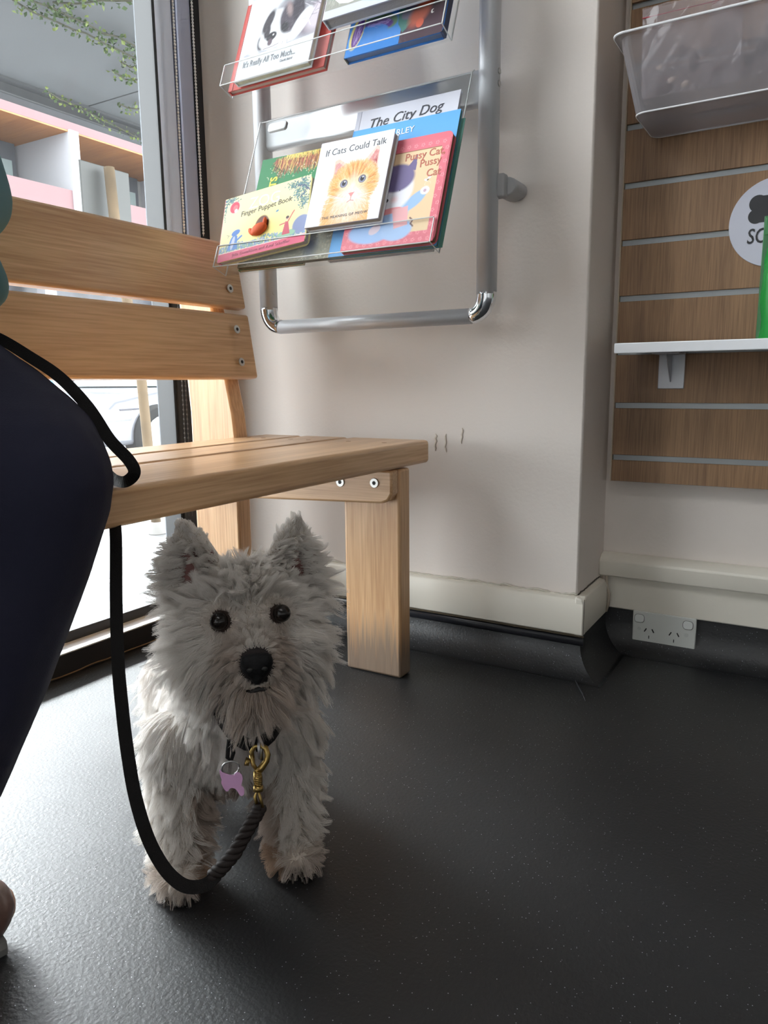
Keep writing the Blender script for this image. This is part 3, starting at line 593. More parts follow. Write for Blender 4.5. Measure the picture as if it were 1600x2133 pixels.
lettering('title', 'ZOG', mat('silver foil ink', rgb((236, 233, 214)), .25, .35), f6, .034, t, .062, .1, bold=-.0004, sx=1.0, rot=-.02); lettering('subtitle', 'Finger Puppet Book', inkb, f6, .0155, t, .044, .088, rot=.035, shear=.1, sx=.97)
lettering('author_names', 'Julia Donaldson and Axel Scheffler', mat('dark pink ink', rgb((146, 52, 78)), .5), f6, .0092, t, .035, .0058, spacing=1.05)
q = MB(); q.ell(f6(.097, .048, .004), (.0175, .011, .008), 18, 10, (f6(1, .25, 0)-f6(0, 0, 0), f6(-.25, 1, 0)-f6(0, 0, 0), NN)); q.ell(f6(.109, .060, .004), (.004, .010, .004), 10, 8, (f6(1, 0, 0)-f6(0, 0, 0), f6(0, 1, 0)-f6(0, 0, 0), NN))
q.ell(f6(.078, .047, .003), (.004, .008, .003), 10, 8, (f6(1, .9, 0)-f6(0, 0, 0), f6(-.9, 1, 0)-f6(0, 0, 0), NN)); q.build('finger_puppet', mat('orange felt', rgb((206, 82, 28)), .7, bump=.4, bscale=300), t, smooth=True)
# If Cats Could Talk
f7 = shelfframe(-.827, .043, .050); w, h = .152, .166
t = book('white hardback titled If Cats Could Talk with a ginger kitten on its cover', f7, w, h, .015, (236, 237, 243), pagem=mat('grey white page block', rgb((178, 172, 160)), .8, bump=.3, bscale=300))
p = Paint(w, h, 1700, (238, 239, 245)); K = (.086, .062)
def ins(x, y): return ((x-K[0])/.049)**2+((y-.072)/.045)**2 < 1 or (y < .05 and abs(x-.08) < .047-.12*max(0, y-.02))
p.poly([(.033, .0), (.04, .04), (.046, .06), (.12, .06), (.128, .02), (.13, 0)], (226, 176, 120)); p.ell(K[0], .072, .048, .043, (228, 168, 92))
p.poly([(.040, .085), (.038, .124), (.046, .127), (.072, .110)], (226, 190, 170)); p.poly([(.0425, .09), (.041, .117), (.047, .12), (.063, .108)], (204, 140, 138)); p.poly([(.043, .09), (.045, .1), (.053, .092)], (160, 84, 84))
p.poly([(.096, .110), (.122, .141), (.128, .137), (.132, .088)], (226, 196, 184)); p.poly([(.106, .108), (.122, .134), (.128, .13), (.128, .10)], (204, 130, 126)); p.poly([(.117, .108), (.127, .125), (.127, .099)], (170, 70, 70))
p.fur(700, lambda x, y: y > .085 and (x < .066 or x > .1) and not ins(x, y) and y < .135 and (x < .07 or y < .135-.0*(x)), lambda x, y: (1 if x < .08 else -1, .9), [(240, 224, 216), (226, 190, 180), (236, 210, 196)], .010, .0003, .0)
def ear(x, y): return (.040 < x < .066 and .088 < y < .122 and y < .128-(x-.04)*.6) or (.102 < x < .129 and .095 < y < .134 and y < .098+(x-.098)*1.5)
p.fur(4200, ear, lambda x, y: (.6 if x < .08 else -.35, .8), [(240, 224, 216), (228, 190, 186), (214, 150, 148)], .008, .00022, .55)
p.fur(26000, ins, lambda x, y: (x-K[0], y-K[1]+.004), [(238, 186, 112), (222, 150, 66), (244, 210, 156), (206, 134, 60), (236, 176, 96)], .006, .00028, .55)
for (a, b_) in (((.083, .085), (.078, .112)), ((.088, .085), (.089, .115)), ((.093, .087), (.099, .111)), ((.078, .087), (.068, .107)), ((.098, .089), (.106, .106)), ((.045, .055), (.062, .052)), ((.044, .068), (.056, .066)), ((.115, .08), (.13, .086)), ((.116, .07), (.131, .07))):
    for k in range(14): p.line([(a[0]+rs.normal(0, .0012), a[1]+rs.normal(0, .001)), (b_[0]+rs.normal(0, .0014), b_[1]+rs.normal(0, .002))], .0004, (196, 118, 40), .45)
p.ell(.086, .047, .026, .02, (244, 238, 236), soft=.5); p.ell(.086, .065, .009, .024, (242, 224, 206), soft=.6, op=.9); p.ell(.085, .022, .030, .024, (238, 214, 190), soft=.6, op=.8)
p.fur(5000, lambda x, y: ((x-.086)/.034)**2+((y-.035)/.032)**2 < 1, lambda x, y: (x-K[0], y-K[1]-.012), [(248, 242, 240), (236, 226, 222), (228, 200, 168), (244, 226, 206)], .008, .00024, .5)
for ex, ey in ((.0665, .076), (.1035, .080)):
    p.ell(ex, ey, .0105, .0092, (248, 232, 206), soft=.4, op=.8); p.ell(ex, ey, .0078, .0078, (60, 52, 62)); p.ell(ex, ey-.0003, .0066, .0066, (136, 138, 164)); p.ell(ex, ey+.0005, .004, .0048, (22, 22, 30)); p.ell(ex+.001, ey+.0035, .0014, .0014, (255, 255, 255))
p.poly([(.080, .056), (.093, .057), (.0875, .0475)], (224, 140, 140)); p.line([(.0873, .048), (.087, .042), (.0805, .0385)], .0006, (190, 100, 110)); p.line([(.087, .042), (.094, .0405)], .0006, (190, 100, 110))
p.fur(5200, lambda x, y: ins(x, y) and abs(math.hypot(x-.0665, y-.076)) > .0085 and math.hypot(x-.1035, y-.08) > .0085 and math.hypot(x-.0868, y-.05) > .009, lambda x, y: (x-K[0], y-K[1]), [(246, 226, 200), (226, 168, 104), (238, 196, 140), (206, 146, 88)], .006, .00022, .35)
for k in range(10):
    s_ = 1 if k % 2 else -1; p.line([(.086+s_*.012, .046), (.086+s_*(.045+rs.random()*.01), .03+rs.random()*.03)], .0002, (255, 255, 255), .8)
p.rect(0, 0, .009, h, (226, 228, 236), .6); p.c *= .93; p.build('cover_picture', f7, t)
lettering('title', 'If Cats Could Talk', ink, f7, .0182, t, .0125, .137, rot=.03, shear=.05, sx=.94); lettering('subtitle', 'THE MEANING OF MEOW', ink, f7, .0072, t, .034, .011, rot=.02, spacing=1.15)
# ---------------- upper shelf
g1 = shelfframe(-1.045, 0, .0135, 0, True)
t = book('red hardback showing as a border behind the white puppy book on the upper shelf', g1, .224, .19, .012, (190, 78, 72), pagem=mat('pinkish page edge', rgb((196, 170, 160)), .8))
MB().box((.008, 0, .0002), (.0095, .19, .0008), g1).build('hinge_groove', mat('dark red groove', rgb((150, 52, 48)), .4), t)
g2_ = shelfframe(-1.016, .0005, .0295, 0, True); w, h = .172, .215
t = book('white hardback with a sleeping black and white puppy, titled It\'s Really All Too Much', g2_, w, h, .013, (224, 226, 230), pagem=mat('cream green page edge', rgb((196, 192, 168)), .8, var=.3, vscale=30))
p = Paint(w, h, 1300, (222, 224, 229)); r_ = np.random.default_rng(21)
p.poly([(.0, .050), (.02, .056), (.06, .054), (.1, .057), (.15, .07), (w, .068), (w, .06), (.09, .052), (.04, .049)], (176, 178, 188)); p.ell(.148, .075, .035, .012, (150, 152, 164), soft=.4)
p.ell(.155, .12, .045, .06, (120, 108, 116), soft=.2); p.ell(.168, .1, .026, .034, (196, 186, 196), soft=.3); p.ell(.15, .15, .02, .03, (90, 80, 90), soft=.3); p.ell(.165, .165, .02, .03, (206, 204, 214), soft=.3)
p.ell(.118, .135, .045, .035, (126, 124, 132), 20, soft=.2); p.ell(.105, .125, .038, .032, (150, 148, 156), soft=.3)
p.ell(.035, .068, .02, .018, (226, 228, 234), soft=.2); p.ell(.047, .074, .010, .019, (60, 54, 64), soft=.2)
p.ell(.075, .1, .037, .036, (236, 238, 243), soft=.1); p.ell(.072, .074, .031, .021, (240, 242, 246), soft=.1)
p.ell(.103, .11, .021, .034, (74, 66, 76), 12, soft=.15); p.ell(.122, .125, .014, .032, (56, 50, 60), 15, soft=.2); p.ell(.054, .115, .010, .026, (56, 50, 58), -18, soft=.2); p.ell(.056, .093, .0075, .016, (52, 46, 54), soft=.25)
p.ell(.097, .092, .009, .012, (34, 30, 38), 20, soft=.3); p.ell(.1, .13, .006, .016, (150, 130, 130), 20, soft=.5)
p.ell(.135, .09, .014, .034, (238, 240, 244), -28, soft=.15); p.ell(.104, .065, .026, .0105, (240, 241, 245), 12, soft=.12); p.line([(.1, .062), (.1, .056)], .0007, (150, 150, 160)); p.line([(.11, .063), (.111, .056)], .0007, (150, 150, 160))
p.ell(.069, .080, .0125, .0095, (34, 30, 38), 18, soft=.15); p.ell(.068, .068, .006, .008, (90, 74, 84), soft=.3); p.ell(.073, .083, .002, .002, (240, 240, 250)); p.line([(.055, .056), (.075, .057), (.09, .06)], .0008, (120, 110, 120))
for k in range(1500):
    x, y = r_.uniform(.03, .15), r_.uniform(.055, .15); p.line([(x, y), (x+.003, y+.003)], .0002, [(200, 200, 206), (90, 84, 94)][r_.integers(2)], .12)
for k in range(60):
    x, y = r_.uniform(.13, w), r_.uniform(.09, h); p.line([(x, y), (x+.012, y+r_.normal(0, .008))], .0008, [(90, 84, 94), (226, 222, 230)][r_.integers(2)], .5)
p.rect(0, 0, .008, h, (206, 208, 214), .8); p.rect(.008, 0, .0095, h, (246, 248, 250)); p.build('cover_picture', g2_, t)
lettering('title', "It's Really All Too Much...", greyi, g2_, .0178, t, .0125, .0265, bold=.0004, sx=.66, rot=-.004, spacing=1.02); lettering('author_name', 'David Baird', greyi, g2_, .0075, t, .104, .0165, bold=.0002, sx=.8)
g3 = shelfframe(-.775, 0, .0165, 0, True); w, h = .190, .21
t = book('blue board book with purple eye pattern and orange shapes on the upper shelf', g3, w, h, .015, (52, 120, 196), rounded=.006, pagem=mat('blue grey page edge', rgb((96, 116, 150)), .5), spine=(70, 74, 70))
p = Paint(w-.001, h, 1200, (56, 130, 208)); r_ = np.random.default_rng(2)
p.ell(.018, .048, .013, .036, (220, 206, 120), -10); p.ell(.019, .046, .0095, .03, (92, 44, 130), -10); p.ell(.064, .054, .035, .017, (96, 130, 90), -12); p.ell(.06, .051, .03, .012, (92, 44, 130), -12); p.ell(.055, .043, .026, .010, (56, 130, 208), -12)
for k in range(26): p.line([(r_.uniform(.012, .026), r_.uniform(.02, .07)), (r_.uniform(.012, .026), r_.uniform(.02, .07))], .0004, (190, 160, 220), .6)
for k in range(26): p.line([(r_.uniform(.035, .085), .052+r_.normal(0, .004)), (r_.uniform(.035, .085), .054+r_.normal(0, .003))], .0004, (180, 150, 214), .6)
p.rect(.108, 0, w, h, (74, 52, 62)); p.poly([(.095, .09), (.13, .04), (.112, .02), (.1, .04)], (64, 120, 110)); p.ell(.125, .06, .022, .014, (110, 110, 130), 30); p.ell(.14, .05, .016, .026, (190, 98, 76), -30, soft=.3); p.ell(.16, .074, .025, .010, (206, 96, 72), 25, soft=.2); p.ell(.143, .03, .007, .009, (206, 96, 72)); p.ell(.164, .046, .003, .004, (240, 236, 232)); p.ell(.1655, .0465, .002, .0025, (74, 52, 62))
p.build('cover_picture', g3, t)
MB().box((.186, .0, -.014), (.1905, .21, -.001), g3).build('dark_edge', mat('navy edge', rgb((30, 44, 84)), .4), t)
g4 = shelfframe(-.803, .046, .0585, 0, True); w, h = .206, .24
t = book('thick grey hardback with large white letters, propped on the upper shelf lip', g4, w, h, .022, (176, 178, 190), pagem=mat('silver grey page block', rgb((150, 148, 148)), .6, bump=.4, bscale=300), spine=(214, 216, 222))
p = Paint(w, h, 900, (150, 150, 142)); r_ = np.random.default_rng(6)
for k in range(4000):
    x, y = r_.random()*w, .02+r_.random()*(h-.02); p.line([(x, y), (x+r_.normal(0, .002), y+.006)], .0003, [(176, 174, 160), (112, 112, 100), (200, 198, 186)][r_.integers(3)], .5)
p.rect(0, 0, w, .0165, (196, 198, 210)); p.ell(.19, .06, .05, .045, (40, 40, 46), soft=.2); p.build('cover_picture', g4, t)
lettering('title', 'CAT', whitei, g4, .075, t, .012, .022, bold=.001, sx=1.15)
g5 = shelfframe(-.752, 0, .0185, 0, True)
# ------------------------------------------------------------------ slat wall side
slat = thing('slatwall_panel', 'oak laminate slatwall panel with aluminium grooves on the right wall', 'slatwall', (-.374, 1.53, .36))
zl = wood('slatwall oak laminate', rgb((116, 87, 62)), rgb((158, 123, 90)), 'z', 1, .5, 0, fine=150)
YS = 1.527; gz = [.4065, .5105, .6145, .7165, .8205, .9245, 1.0285, 1.132, 1.236, 1.34, 1.444, 1.548]
lo = [.3585]+[g+.0055 for g in gz]; hi = [g-.0055 for g in gz]+[1.7]
for a, b_ in zip(lo, hi): MB().box((-.3735, YS, a), (1.1, YR-.001, b_)).build('slat', zl, slat, .0006, 1)
for g in gz: MB().box((-.3725, YS+.006, g-.0065), (1.1, YR-.002, g+.0065)).build('groove_insert', mat('dull groove metal', (.26, .27, .28), .4, .9), slat)
MB().box((-.3755, YS-.0004, .3575), (-.3737, YR-.001, 1.7)).build('edge_banding', mat('pale edge banding', rgb((190, 172, 150)), .5), slat)
shelf = thing('shelf', 'white laminate shelf slotted into the slatwall under the round sign', 'shelf', (-.33, 1.52, .6))
sfr = frame((-.332, 1.522, .6165), (1, 0, 0), (0, -.9965, -.045), (0, -.045, .9965))
wl = mat('white laminate', (.78, .79, .82), .3)
MB().box((0, 0, -.002), (.9, .184, .0155), sfr).build('shelf_board', wl, shelf, .0015)
for x in (-.292, .35):
    k = MB(); k.prism([(0, 0), (.048, 0), (.048, .068), (0, .068)], 0, .003, lambda a, b_, z, x=x: np.array((x+a, YS-.0005-z, .543+b_)))
    k.prism([(0, .012), (0, .068), (.062, .068)], .0, .0025, lambda a, b_, z, x=x: np.array((x+.022+z, YS-.003-a, .543+b_))); k.box((x, YS-.075, .607), (x+.048, YS-.002, .6095))
    k.build('bracket', mat('pale metal bracket', (.55, .56, .60), .4, .3), shelf, .002)
# bag of treats on the shelf
pk = thing('pouch', 'green foil pouch standing on the white shelf before the round sign', 'packaging', (-.06, 1.42, .62))
gb = mat('green foil', rgb((34, 138, 58)), .3, coat=.4, bump=.3, bscale=30); V = []; nx, nz = 14, 18
rows = []
for j in range(nz+1):
    s = j/nz; z = .622+.196*s; d = .032*(1-s**1.5)+.0025; rows.append([(x, z, d) for x in np.linspace(-.1145, .03, nx+1)])
q = MB()
for sgn in (-1, 1):
    v = [(x+.004*math.sin(z*60)*(abs(i-nx/2)/nx), 1.405+sgn*d*(1-(abs(i-nx/2)/(nx/2))**3)+.0015*math.sin(i*2.1+z*90), z) for r in rows for i, (x, z, d) in enumerate(r)]
    q.add(v, [(j*(nx+1)+i, j*(nx+1)+i+1, (j+1)*(nx+1)+i+1, (j+1)*(nx+1)+i) for j in range(nz) for i in range(nx)])
q.build('pouch_body', gb, pk, smooth=True)
MB().box((-.117, 1.4035, .625), (-.107, 1.4065, .82)).build('side_seal', mat('dark green seal', rgb((20, 96, 42)), .35, coat=.3), pk, .0008)
MB().box((-.115, 1.4025, .79), (.03, 1.4075, .818)).build('top_seal', mat('top seal green', rgb((28, 112, 48)), .3, coat=.3), pk, .001)
# round sign
sg = thing('sign', 'round white sign with black bone shapes and lettering on the slatwall', 'sign', (-.107, YS, .83))
MB().tube([(-.1085, YS-.0003, .831), (-.1085, YS-.0035, .831)], .0755, 64).build('disc', mat('white sign board', rgb((206, 208, 222)), .35), sg, .0006)
q = MB(); fy = lambda a, b_, z: np.array((a, YS-.0036-z, b_))
ang_ = lambda cx, cz, r, a0, a1, n=12: [(cx+r*math.cos(R_(a0+(a1-a0)*k/n)), cz+r*math.sin(R_(a0+(a1-a0)*k/n))) for k in range(n+1)]
q.prism(ang_(-.1385, .864, .0145, 60, 232)+ang_(-.141, .843, .0125, 128, 300)+ang_(-.079, .843, .0125, 240, 412)+ang_(-.0815, .864, .0145, -52, 120), 0, .0006, fy); q.build('bone_shape', mat('black sign ink', (.02, .02, .024), .5), sg)
lettering('lettering', 'SO', MATS['black sign ink'], frame((-.1535, YS-.0036, .7975), (1, 0, 0), (0, 0, 1), (0, -1, 0)), .036, sg, 0, 0, shear=.1, sx=.75, bold=.0003)
# storage bin
bn = thing('storage_bin', 'frosted clear plastic bin of zip bags hooked on the slatwall', 'storage bin', (-.2, 1.45, 1.0))
frost = clear('frosted plastic', (.86, .86, .88), .12, .34, .25, (.62, .60, .64))
def ring(z, x0, x1, y0, y1, r=.018):
    o = []
    for cx, cy, a0 in ((x1-r, y1-r, 0), (x0+r, y1-r, 90), (x0+r, y0+r, 180), (x1-r, y0+r, 270)):
        for k in range(6): a = R_(a0+18*k); o.append((cx+r*math.cos(a), cy+r*math.sin(a), z))
    return o
RS = [ring(.998, -.322, .05, 1.365, 1.515), ring(1.10, -.345, .075, 1.345, 1.522), ring(1.113, -.346, .076, 1.343, 1.523), ring(1.114, -.356, .084, 1.335, 1.525), ring(1.118, -.356, .084, 1.335, 1.525)]
q = MB(); v = [p for r in RS for p in r]; f = [tuple(range(24))[::-1]]
for j in range(len(RS)-1): f += [(j*24+k, j*24+(k+1) % 24, (j+1)*24+(k+1) % 24, (j+1)*24+k) for k in range(24)]
q.add(v, f); o = q.build('bin_body', frost, bn, smooth=False); 
q = MB(); P = ring(1.1165, -.356, .084, 1.335, 1.525); q.tube(P+[P[0]], .0022, 6); P = ring(.999, -.322, .05, 1.365, 1.515); q.tube(P+[P[0]], .0016, 6); q.build('rim', mat('milky rim', (.66, .66, .68), .3), bn, smooth=True)
zipm = clear('clear bag film', (.92, .9, .9), .35, .30, .08, (.75, .66, .68)); redz = mat('red zip line', rgb((170, 60, 74)), .5); treat = [mat('brown treat', rgb((150, 84, 60)), .7), mat('dark treat', rgb((92, 70, 66)), .7), mat('pale treat', rgb((190, 170, 156)), .7)]
for k, (x, z, a, w_, h_, top) in enumerate(((-.316, 1.026, .02, .15, .130, 1), (-.215, 1.03, .5, .14, .135, 1), (-.14, 1.03, .2, .13, .13, 1), (-.03, 1.03, .3, .1, .125, 1))):
    t = thing('zip_bag', ['flat zip bag sticking up at the left end of the plastic bin', 'zip bag with a red zip line slanting up in the middle of the bin', 'crinkled zip bag of brown treats at the right of the bin', 'zip bag hidden deep at the far right end of the bin'][k], 'plastic bag', (x, 1.44, z), 'zip bags in the bin')
    fr = frame((x, 1.386+.03*k, z), (math.cos(a*.3), .03, math.sin(a*.3)), (0, -.16, 1), (0, -1, 0)); n = 16; v = []
    for side in (-1, 1):
        for j in range(n+1):
            for i in range(n+1):
                u_, w2 = i/n, j/n; bul = .014*math.sin(math.pi*u_)*max(0, math.sin(math.pi*w2*.9))+.002*math.sin(9*u_+7*w2+k)+.0018*math.sin(23*u_-17*w2)
                v.append(fr(u_*w_, w2*h_, side*bul))
    N1 = (n+1)**2; q = MB(); q.add(v, [(s_*N1+j*(n+1)+i, s_*N1+j*(n+1)+i+1, s_*N1+(j+1)*(n+1)+i+1, s_*N1+(j+1)*(n+1)+i) for s_ in (0, 1) for j in range(n) for i in range(n)]); q.build('film', zipm, t, smooth=True)
    q = MB(); q.tube([fr(0, h_*.90, .001), fr(w_, h_*.90, .001)], .0009, 6); q.build('zip_line', redz, t)
    q = MB()
    for m_ in range(12): c = fr(random.uniform(.15, .85)*w_, random.uniform(.06, .5)*h_, 0); q.ell(c, (.012*random.uniform(.5, 1), .005, .008*random.uniform(.5, 1.2)), 8, 5, mi=random.randrange(3))
    q.build('treats', treat, t, smooth=True)['kind'] = 'stuff'
# power outlet and loose cable
ol = thing('power_outlet', 'white double power outlet below the skirting on the recessed wall', 'power outlet', (-.26, 1.55, .05))
py = YR-.0165; ofr = frame((-.321, py, .0135), (1, 0, .0), (0, 0, 1), (0, -1, 0)); opm = mat('outlet plastic', rgb((208, 210, 206)), .4)
MB().box((0, 0, -.008), (.124, .0725, .0), ofr).build('plate', opm, ol, .002)
for x in (.0135, .1085):
    o = MB().prism([(x+a, .0575+b_) for a, b_ in rrect(.0185, .0165, .006)], 0, .0028, ofr).build('switch', mat('switch plastic', rgb((224, 226, 224)), .35), ol, .0008)
    MB().prism([(x+a, .0572+b_) for a, b_ in rrect(.0205, .0185, .0068)], 0, .0004, ofr).build('switch_gap', mat('switch shadow gap', (.12, .12, .12), .6), o)
for x in (.0145, .1065): MB().tube([ofr(x, .036, 0), ofr(x, .036, .0012)], .0042, 16).build('screw_cap', mat('cap plastic', rgb((196, 199, 196)), .4), ol)
for cx in (.034, .083):
    s = MB()
    for dx, an in ((-.0075, -.5), (.0075, .5)):
        ca, sa = math.cos(an), math.sin(an); s.prism([(cx+dx+a*ca-b_*sa, .034+a*sa+b_*ca) for a, b_ in ((-.0012, -.0042), (.0012, -.0042), (.0012, .0042), (-.0012, .0042))], .0001, .0005, ofr)
    s.prism([(cx-.0008, .0165), (cx+.0008, .0165), (cx+.0008, .023), (cx-.0008, .023)], .0003, .0008, ofr); s.build('socket_slots', dark, ol)
q = MB(); q.tube([(-.376, 1.534, .156), (-.374, 1.532, .135), (-.368, 1.53, .118), (-.369, 1.53, .095), (-.373, 1.53, .080)], .0028, 8); q.tube([(-.3835, 1.535, .155), (-.381, 1.534, .11), (-.380, 1.533, .085)], .0014, 6)
prop(q.build('cable', mat('painted over cable', rgb((170, 156, 140)), .6), smooth=True), 'thin painted cable dropping out of the rail in the wall corner', 'cable')
# ------------------------------------------------------------------ person on the bench (left, mostly outside the frame)
def blob(name, prims, voxel, mats, parent, smooth=8, sub=0):
    q = MB()
    for p in prims:
        if p[0] == 'e': q.ell(p[1], p[2], 20, 14, p[3] if len(p) > 3 else None)
        elif p[0] == 't': q.tube(p[1], p[2], 16)
        elif p[0] == 'm': q.add(p[1], p[2])
        if p[0] == 't':
            q.ell(p[1][0], [p[2][0]]*3, 14, 8); q.ell(p[1][-1], [p[2][-1]]*3, 14, 8)
    o = q.build(name, mats, None); r = o.modifiers.new('r', 'REMESH'); r.mode = 'VOXEL'; r.voxel_size = voxel; s = o.modifiers.new('s', 'SMOOTH'); s.iterations = smooth; s.factor = .5
    dg = bpy.context.evaluated_depsgraph_get(); me = bpy.data.meshes.new_from_object(o.evaluated_get(dg)); old = o.data; o.modifiers.clear(); o.data = me; bpy.data.meshes.remove(old)
    me.name = name; me.polygons.foreach_set('use_smooth', [True]*len(me.polygons))
    if parent:
        base = wloc(parent); co = np.empty(len(me.vertices)*3); me.vertices.foreach_get('co', co); co = co.reshape(-1, 3)-np.array(base); me.vertices.foreach_set('co', co.ravel()); o.parent = parent
    me.update(); return o
per = thing('person', 'seated person in dark navy trousers and teal top at the left edge, holding the leash', 'person', (-.9, .36, 0))
skin = mat('skin', (.50, .30, .22), .5); navy = mat('dark navy trousers', rgb((44, 45, 62)), .85, bump=.35, bscale=700, spec=.2); teal = mat('teal shirt', rgb((72, 118, 128)), .7, bump=.3, bscale=40); hairm = mat('brown hair', (.07, .04, .025), .5)
HipR, HipL = (-.93, .44, .555), (-.93, .27, .555); KnR, KnL = (-.68, .42, .475), (-.66, .19, .50); AnR, AnL = (-.73, .235, .085), (-.80, .06, .09)
ShR, ShL = (-.96, .51, 1.0), (-.98, .17, 1.0); ElR, ElL = (-.93, .562, .79), (-.90, .10, .76); WrR, WrL = (-.70, .28, .665), (-.68, .16, .665)
bod = [('e', (-.94, .355, .58), (.11, .17, .12)), ('t', [(-.94, .355, .58), (-.95, .355, .8), (-.96, .355, .97)], [.12, .125, .11]), ('e', (-.96, .355, .96), (.10, .19, .09)), ('t', [(-.97, .355, 1.0), (-.95, .355, 1.13)], [.055, .05]),
       ('e', (-.93, .355, 1.22), (.095, .075, .115)), ('e', (-.835, .355, 1.20), (.018, .012, .022)), ('e', (-.93, .43, 1.21), (.02, .01, .03)), ('e', (-.93, .28, 1.21), (.02, .01, .03)), ('e', (-.86, .355, 1.145), (.03, .03, .025))]
for H_, K_, A_, in ((HipR, KnR, AnR), (HipL, KnL, AnL)): bod.append(('t', [H_, K_], [.075, .055])); bod.append(('t', [K_, A_], [.052, .034]))
for S_, E_, W_ in ((ShR, ElR, WrR), (ShL, ElL, WrL)): bod.append(('t', [S_, E_], [.048, .036])); bod.append(('t', [E_, W_], [.035, .024]))
for (A_, T_) in ((AnR, (-.70, .375, .032)), (AnL, (-.70, .05, .03))): bod.append(('t', [A_, np.array(A_)*.6+np.array(T_)*.4-[0, 0, .02], T_], [.034, .034, .024]))
for W_, s in ((WrR, -1), (WrL, 1)):
    W_ = np.array(W_); d = _n((.9, s*.35, -.12)); sd = np.cross(d, (0, 0, 1)); sd /= np.linalg.norm(sd); pc = W_+d*.045; bod.append(('t', [W_, pc, pc+d*.02], [.022, .026, .024])); bod.append(('e', pc+d*.02, (.024, .034, .014), np.array([d, sd, np.cross(d, sd)])))
    for k, (o_, l_) in enumerate(((-.028, .055), (-.010, .068), (.009, .064), (.026, .050))):
        a = pc+d*.04+sd*o_; bod.append(('t', [a, a+d*l_*.45+np.array((0, 0, -.006)), a+d*l_*.7+np.array((0, 0, -.024)), a+d*l_*.55+np.array((0, 0, -.04))], [.0095, .009, .0085, .008]))
    a = pc-sd*.02*s*-1; bod.append(('t', [a, a+d*.025+sd*.03*s*1+np.array((0, 0, -.008)), a+d*.045+sd*.034*s+np.array((0, 0, -.022))], [.011, .0105, .009]))
blob('body', bod, .006, skin, per, 4)
# trousers: fitted on the near knee so that it fills the left of the view
tr = [('e', (-.93, .355, .57), (.13, .19, .13)), ('t', [(-.93, .355, .56), (-.94, .355, .69)], [.15, .14])]
tr += [('t', [(-.93, .46, .555), (-.84, .468, .530), (-.76, .468, .505), (-.695, .452, .482), (-.665, .434, .468)], [.105, .097, .086, .083, .082]), ('t', [(-.665, .434, .468), (-.682, .414, .40), (-.700, .370, .30), (-.715, .32, .21), (-.73, .27, .14)], [.082,.083,.085,.088,.08]),
       ('t', [HipL, (-.76, .24, .55), KnL], [.10, .095, .08]), ('t', [KnL, (-.73, .12, .28), (-.79, .07, .13)], [.078, .068, .064])]
tr += [('e', (-.695, .42, .33), (.05, .03, .03)), ('e', (-.72, .34, .20), (.05, .055, .03))]
blob('trousers', tr, .006, navy, per, 6)
sh = [('t', [(-.945, .36, .64), (-.95, .355, .8), (-.965, .355, .95)], [.155, .15, .13]), ('e', (-.96, .355, .96), (.12, .215, .10)), ('t', [ShR, ElR], [.068, .055]), ('t', [ShL, ElL], [.068, .055]), ('t', [ElR, tuple(np.array(ElR)*.6+np.array(WrR)*.4)], [.054, .050]), ('t', [ElL, tuple(np.array(ElL)*.6+np.array(WrL)*.4)], [.054, .05]),
      ('t', [(-.88, .50, .74), (-.90, .552, .684)], [.045, .034])]
blob('shirt', sh, .007, teal, per, 5)
MB().ell((-.955, .355, 1.255), (.105, .09, .115), 24, 16).ell((-.985, .355, 1.17), (.075, .085, .12), 20, 12).build('hair', hairm, per, smooth=True)
q = MB()
for y in (.322, .388): q.ell((-.845, y, 1.235), (.009, .013, .007), 12, 8)
q.build('eyes', mat('eye', (.9, .9, .9), .2), per, smooth=True)
q = MB(); q.tube([(-.828, .335, 1.16), (-.824, .355, 1.157), (-.828, .375, 1.16)], .006, 8); q.build('mouth', mat('lips', (.45, .2, .17), .5), per, smooth=True)
shoe = mat('brown leather shoe', rgb((112, 84, 74)), .35, coat=.3); sole = mat('shoe sole', rgb((120, 118, 116)), .7)
for A_, T_ in ((AnR, (-.697, .357, .036)), (AnL, (-.70, .05, .03))):
    A_ = np.array(A_); T_ = np.array(T_); d = T_-A_; d[2] = 0; d = _n(d); L0 = A_-d*.045
    o = blob('shoe', [('t', [np.array((L0[0], L0[1], .045)), np.array((A_[0], A_[1], .055)), np.array((*((A_+T_)[:2]/2), .05)), np.array((T_[0], T_[1], .04))], [.036, .042, .042, .036])], .005, shoe, per, 5)
    q = MB(); q.tube([(L0[0], L0[1], .009), ((A_+T_)[0]/2, (A_+T_)[1]/2, .009), (T_[0]+d[0]*.018, T_[1]+d[1]*.018, .009)], [.034, .038, .030], 20, flat=1, up=(0, 0, 1)); 
    q.v = [(x, y, max(.001, min(z, .016))) for x, y, z in q.v]; q.build('shoe_sole', sole, o)
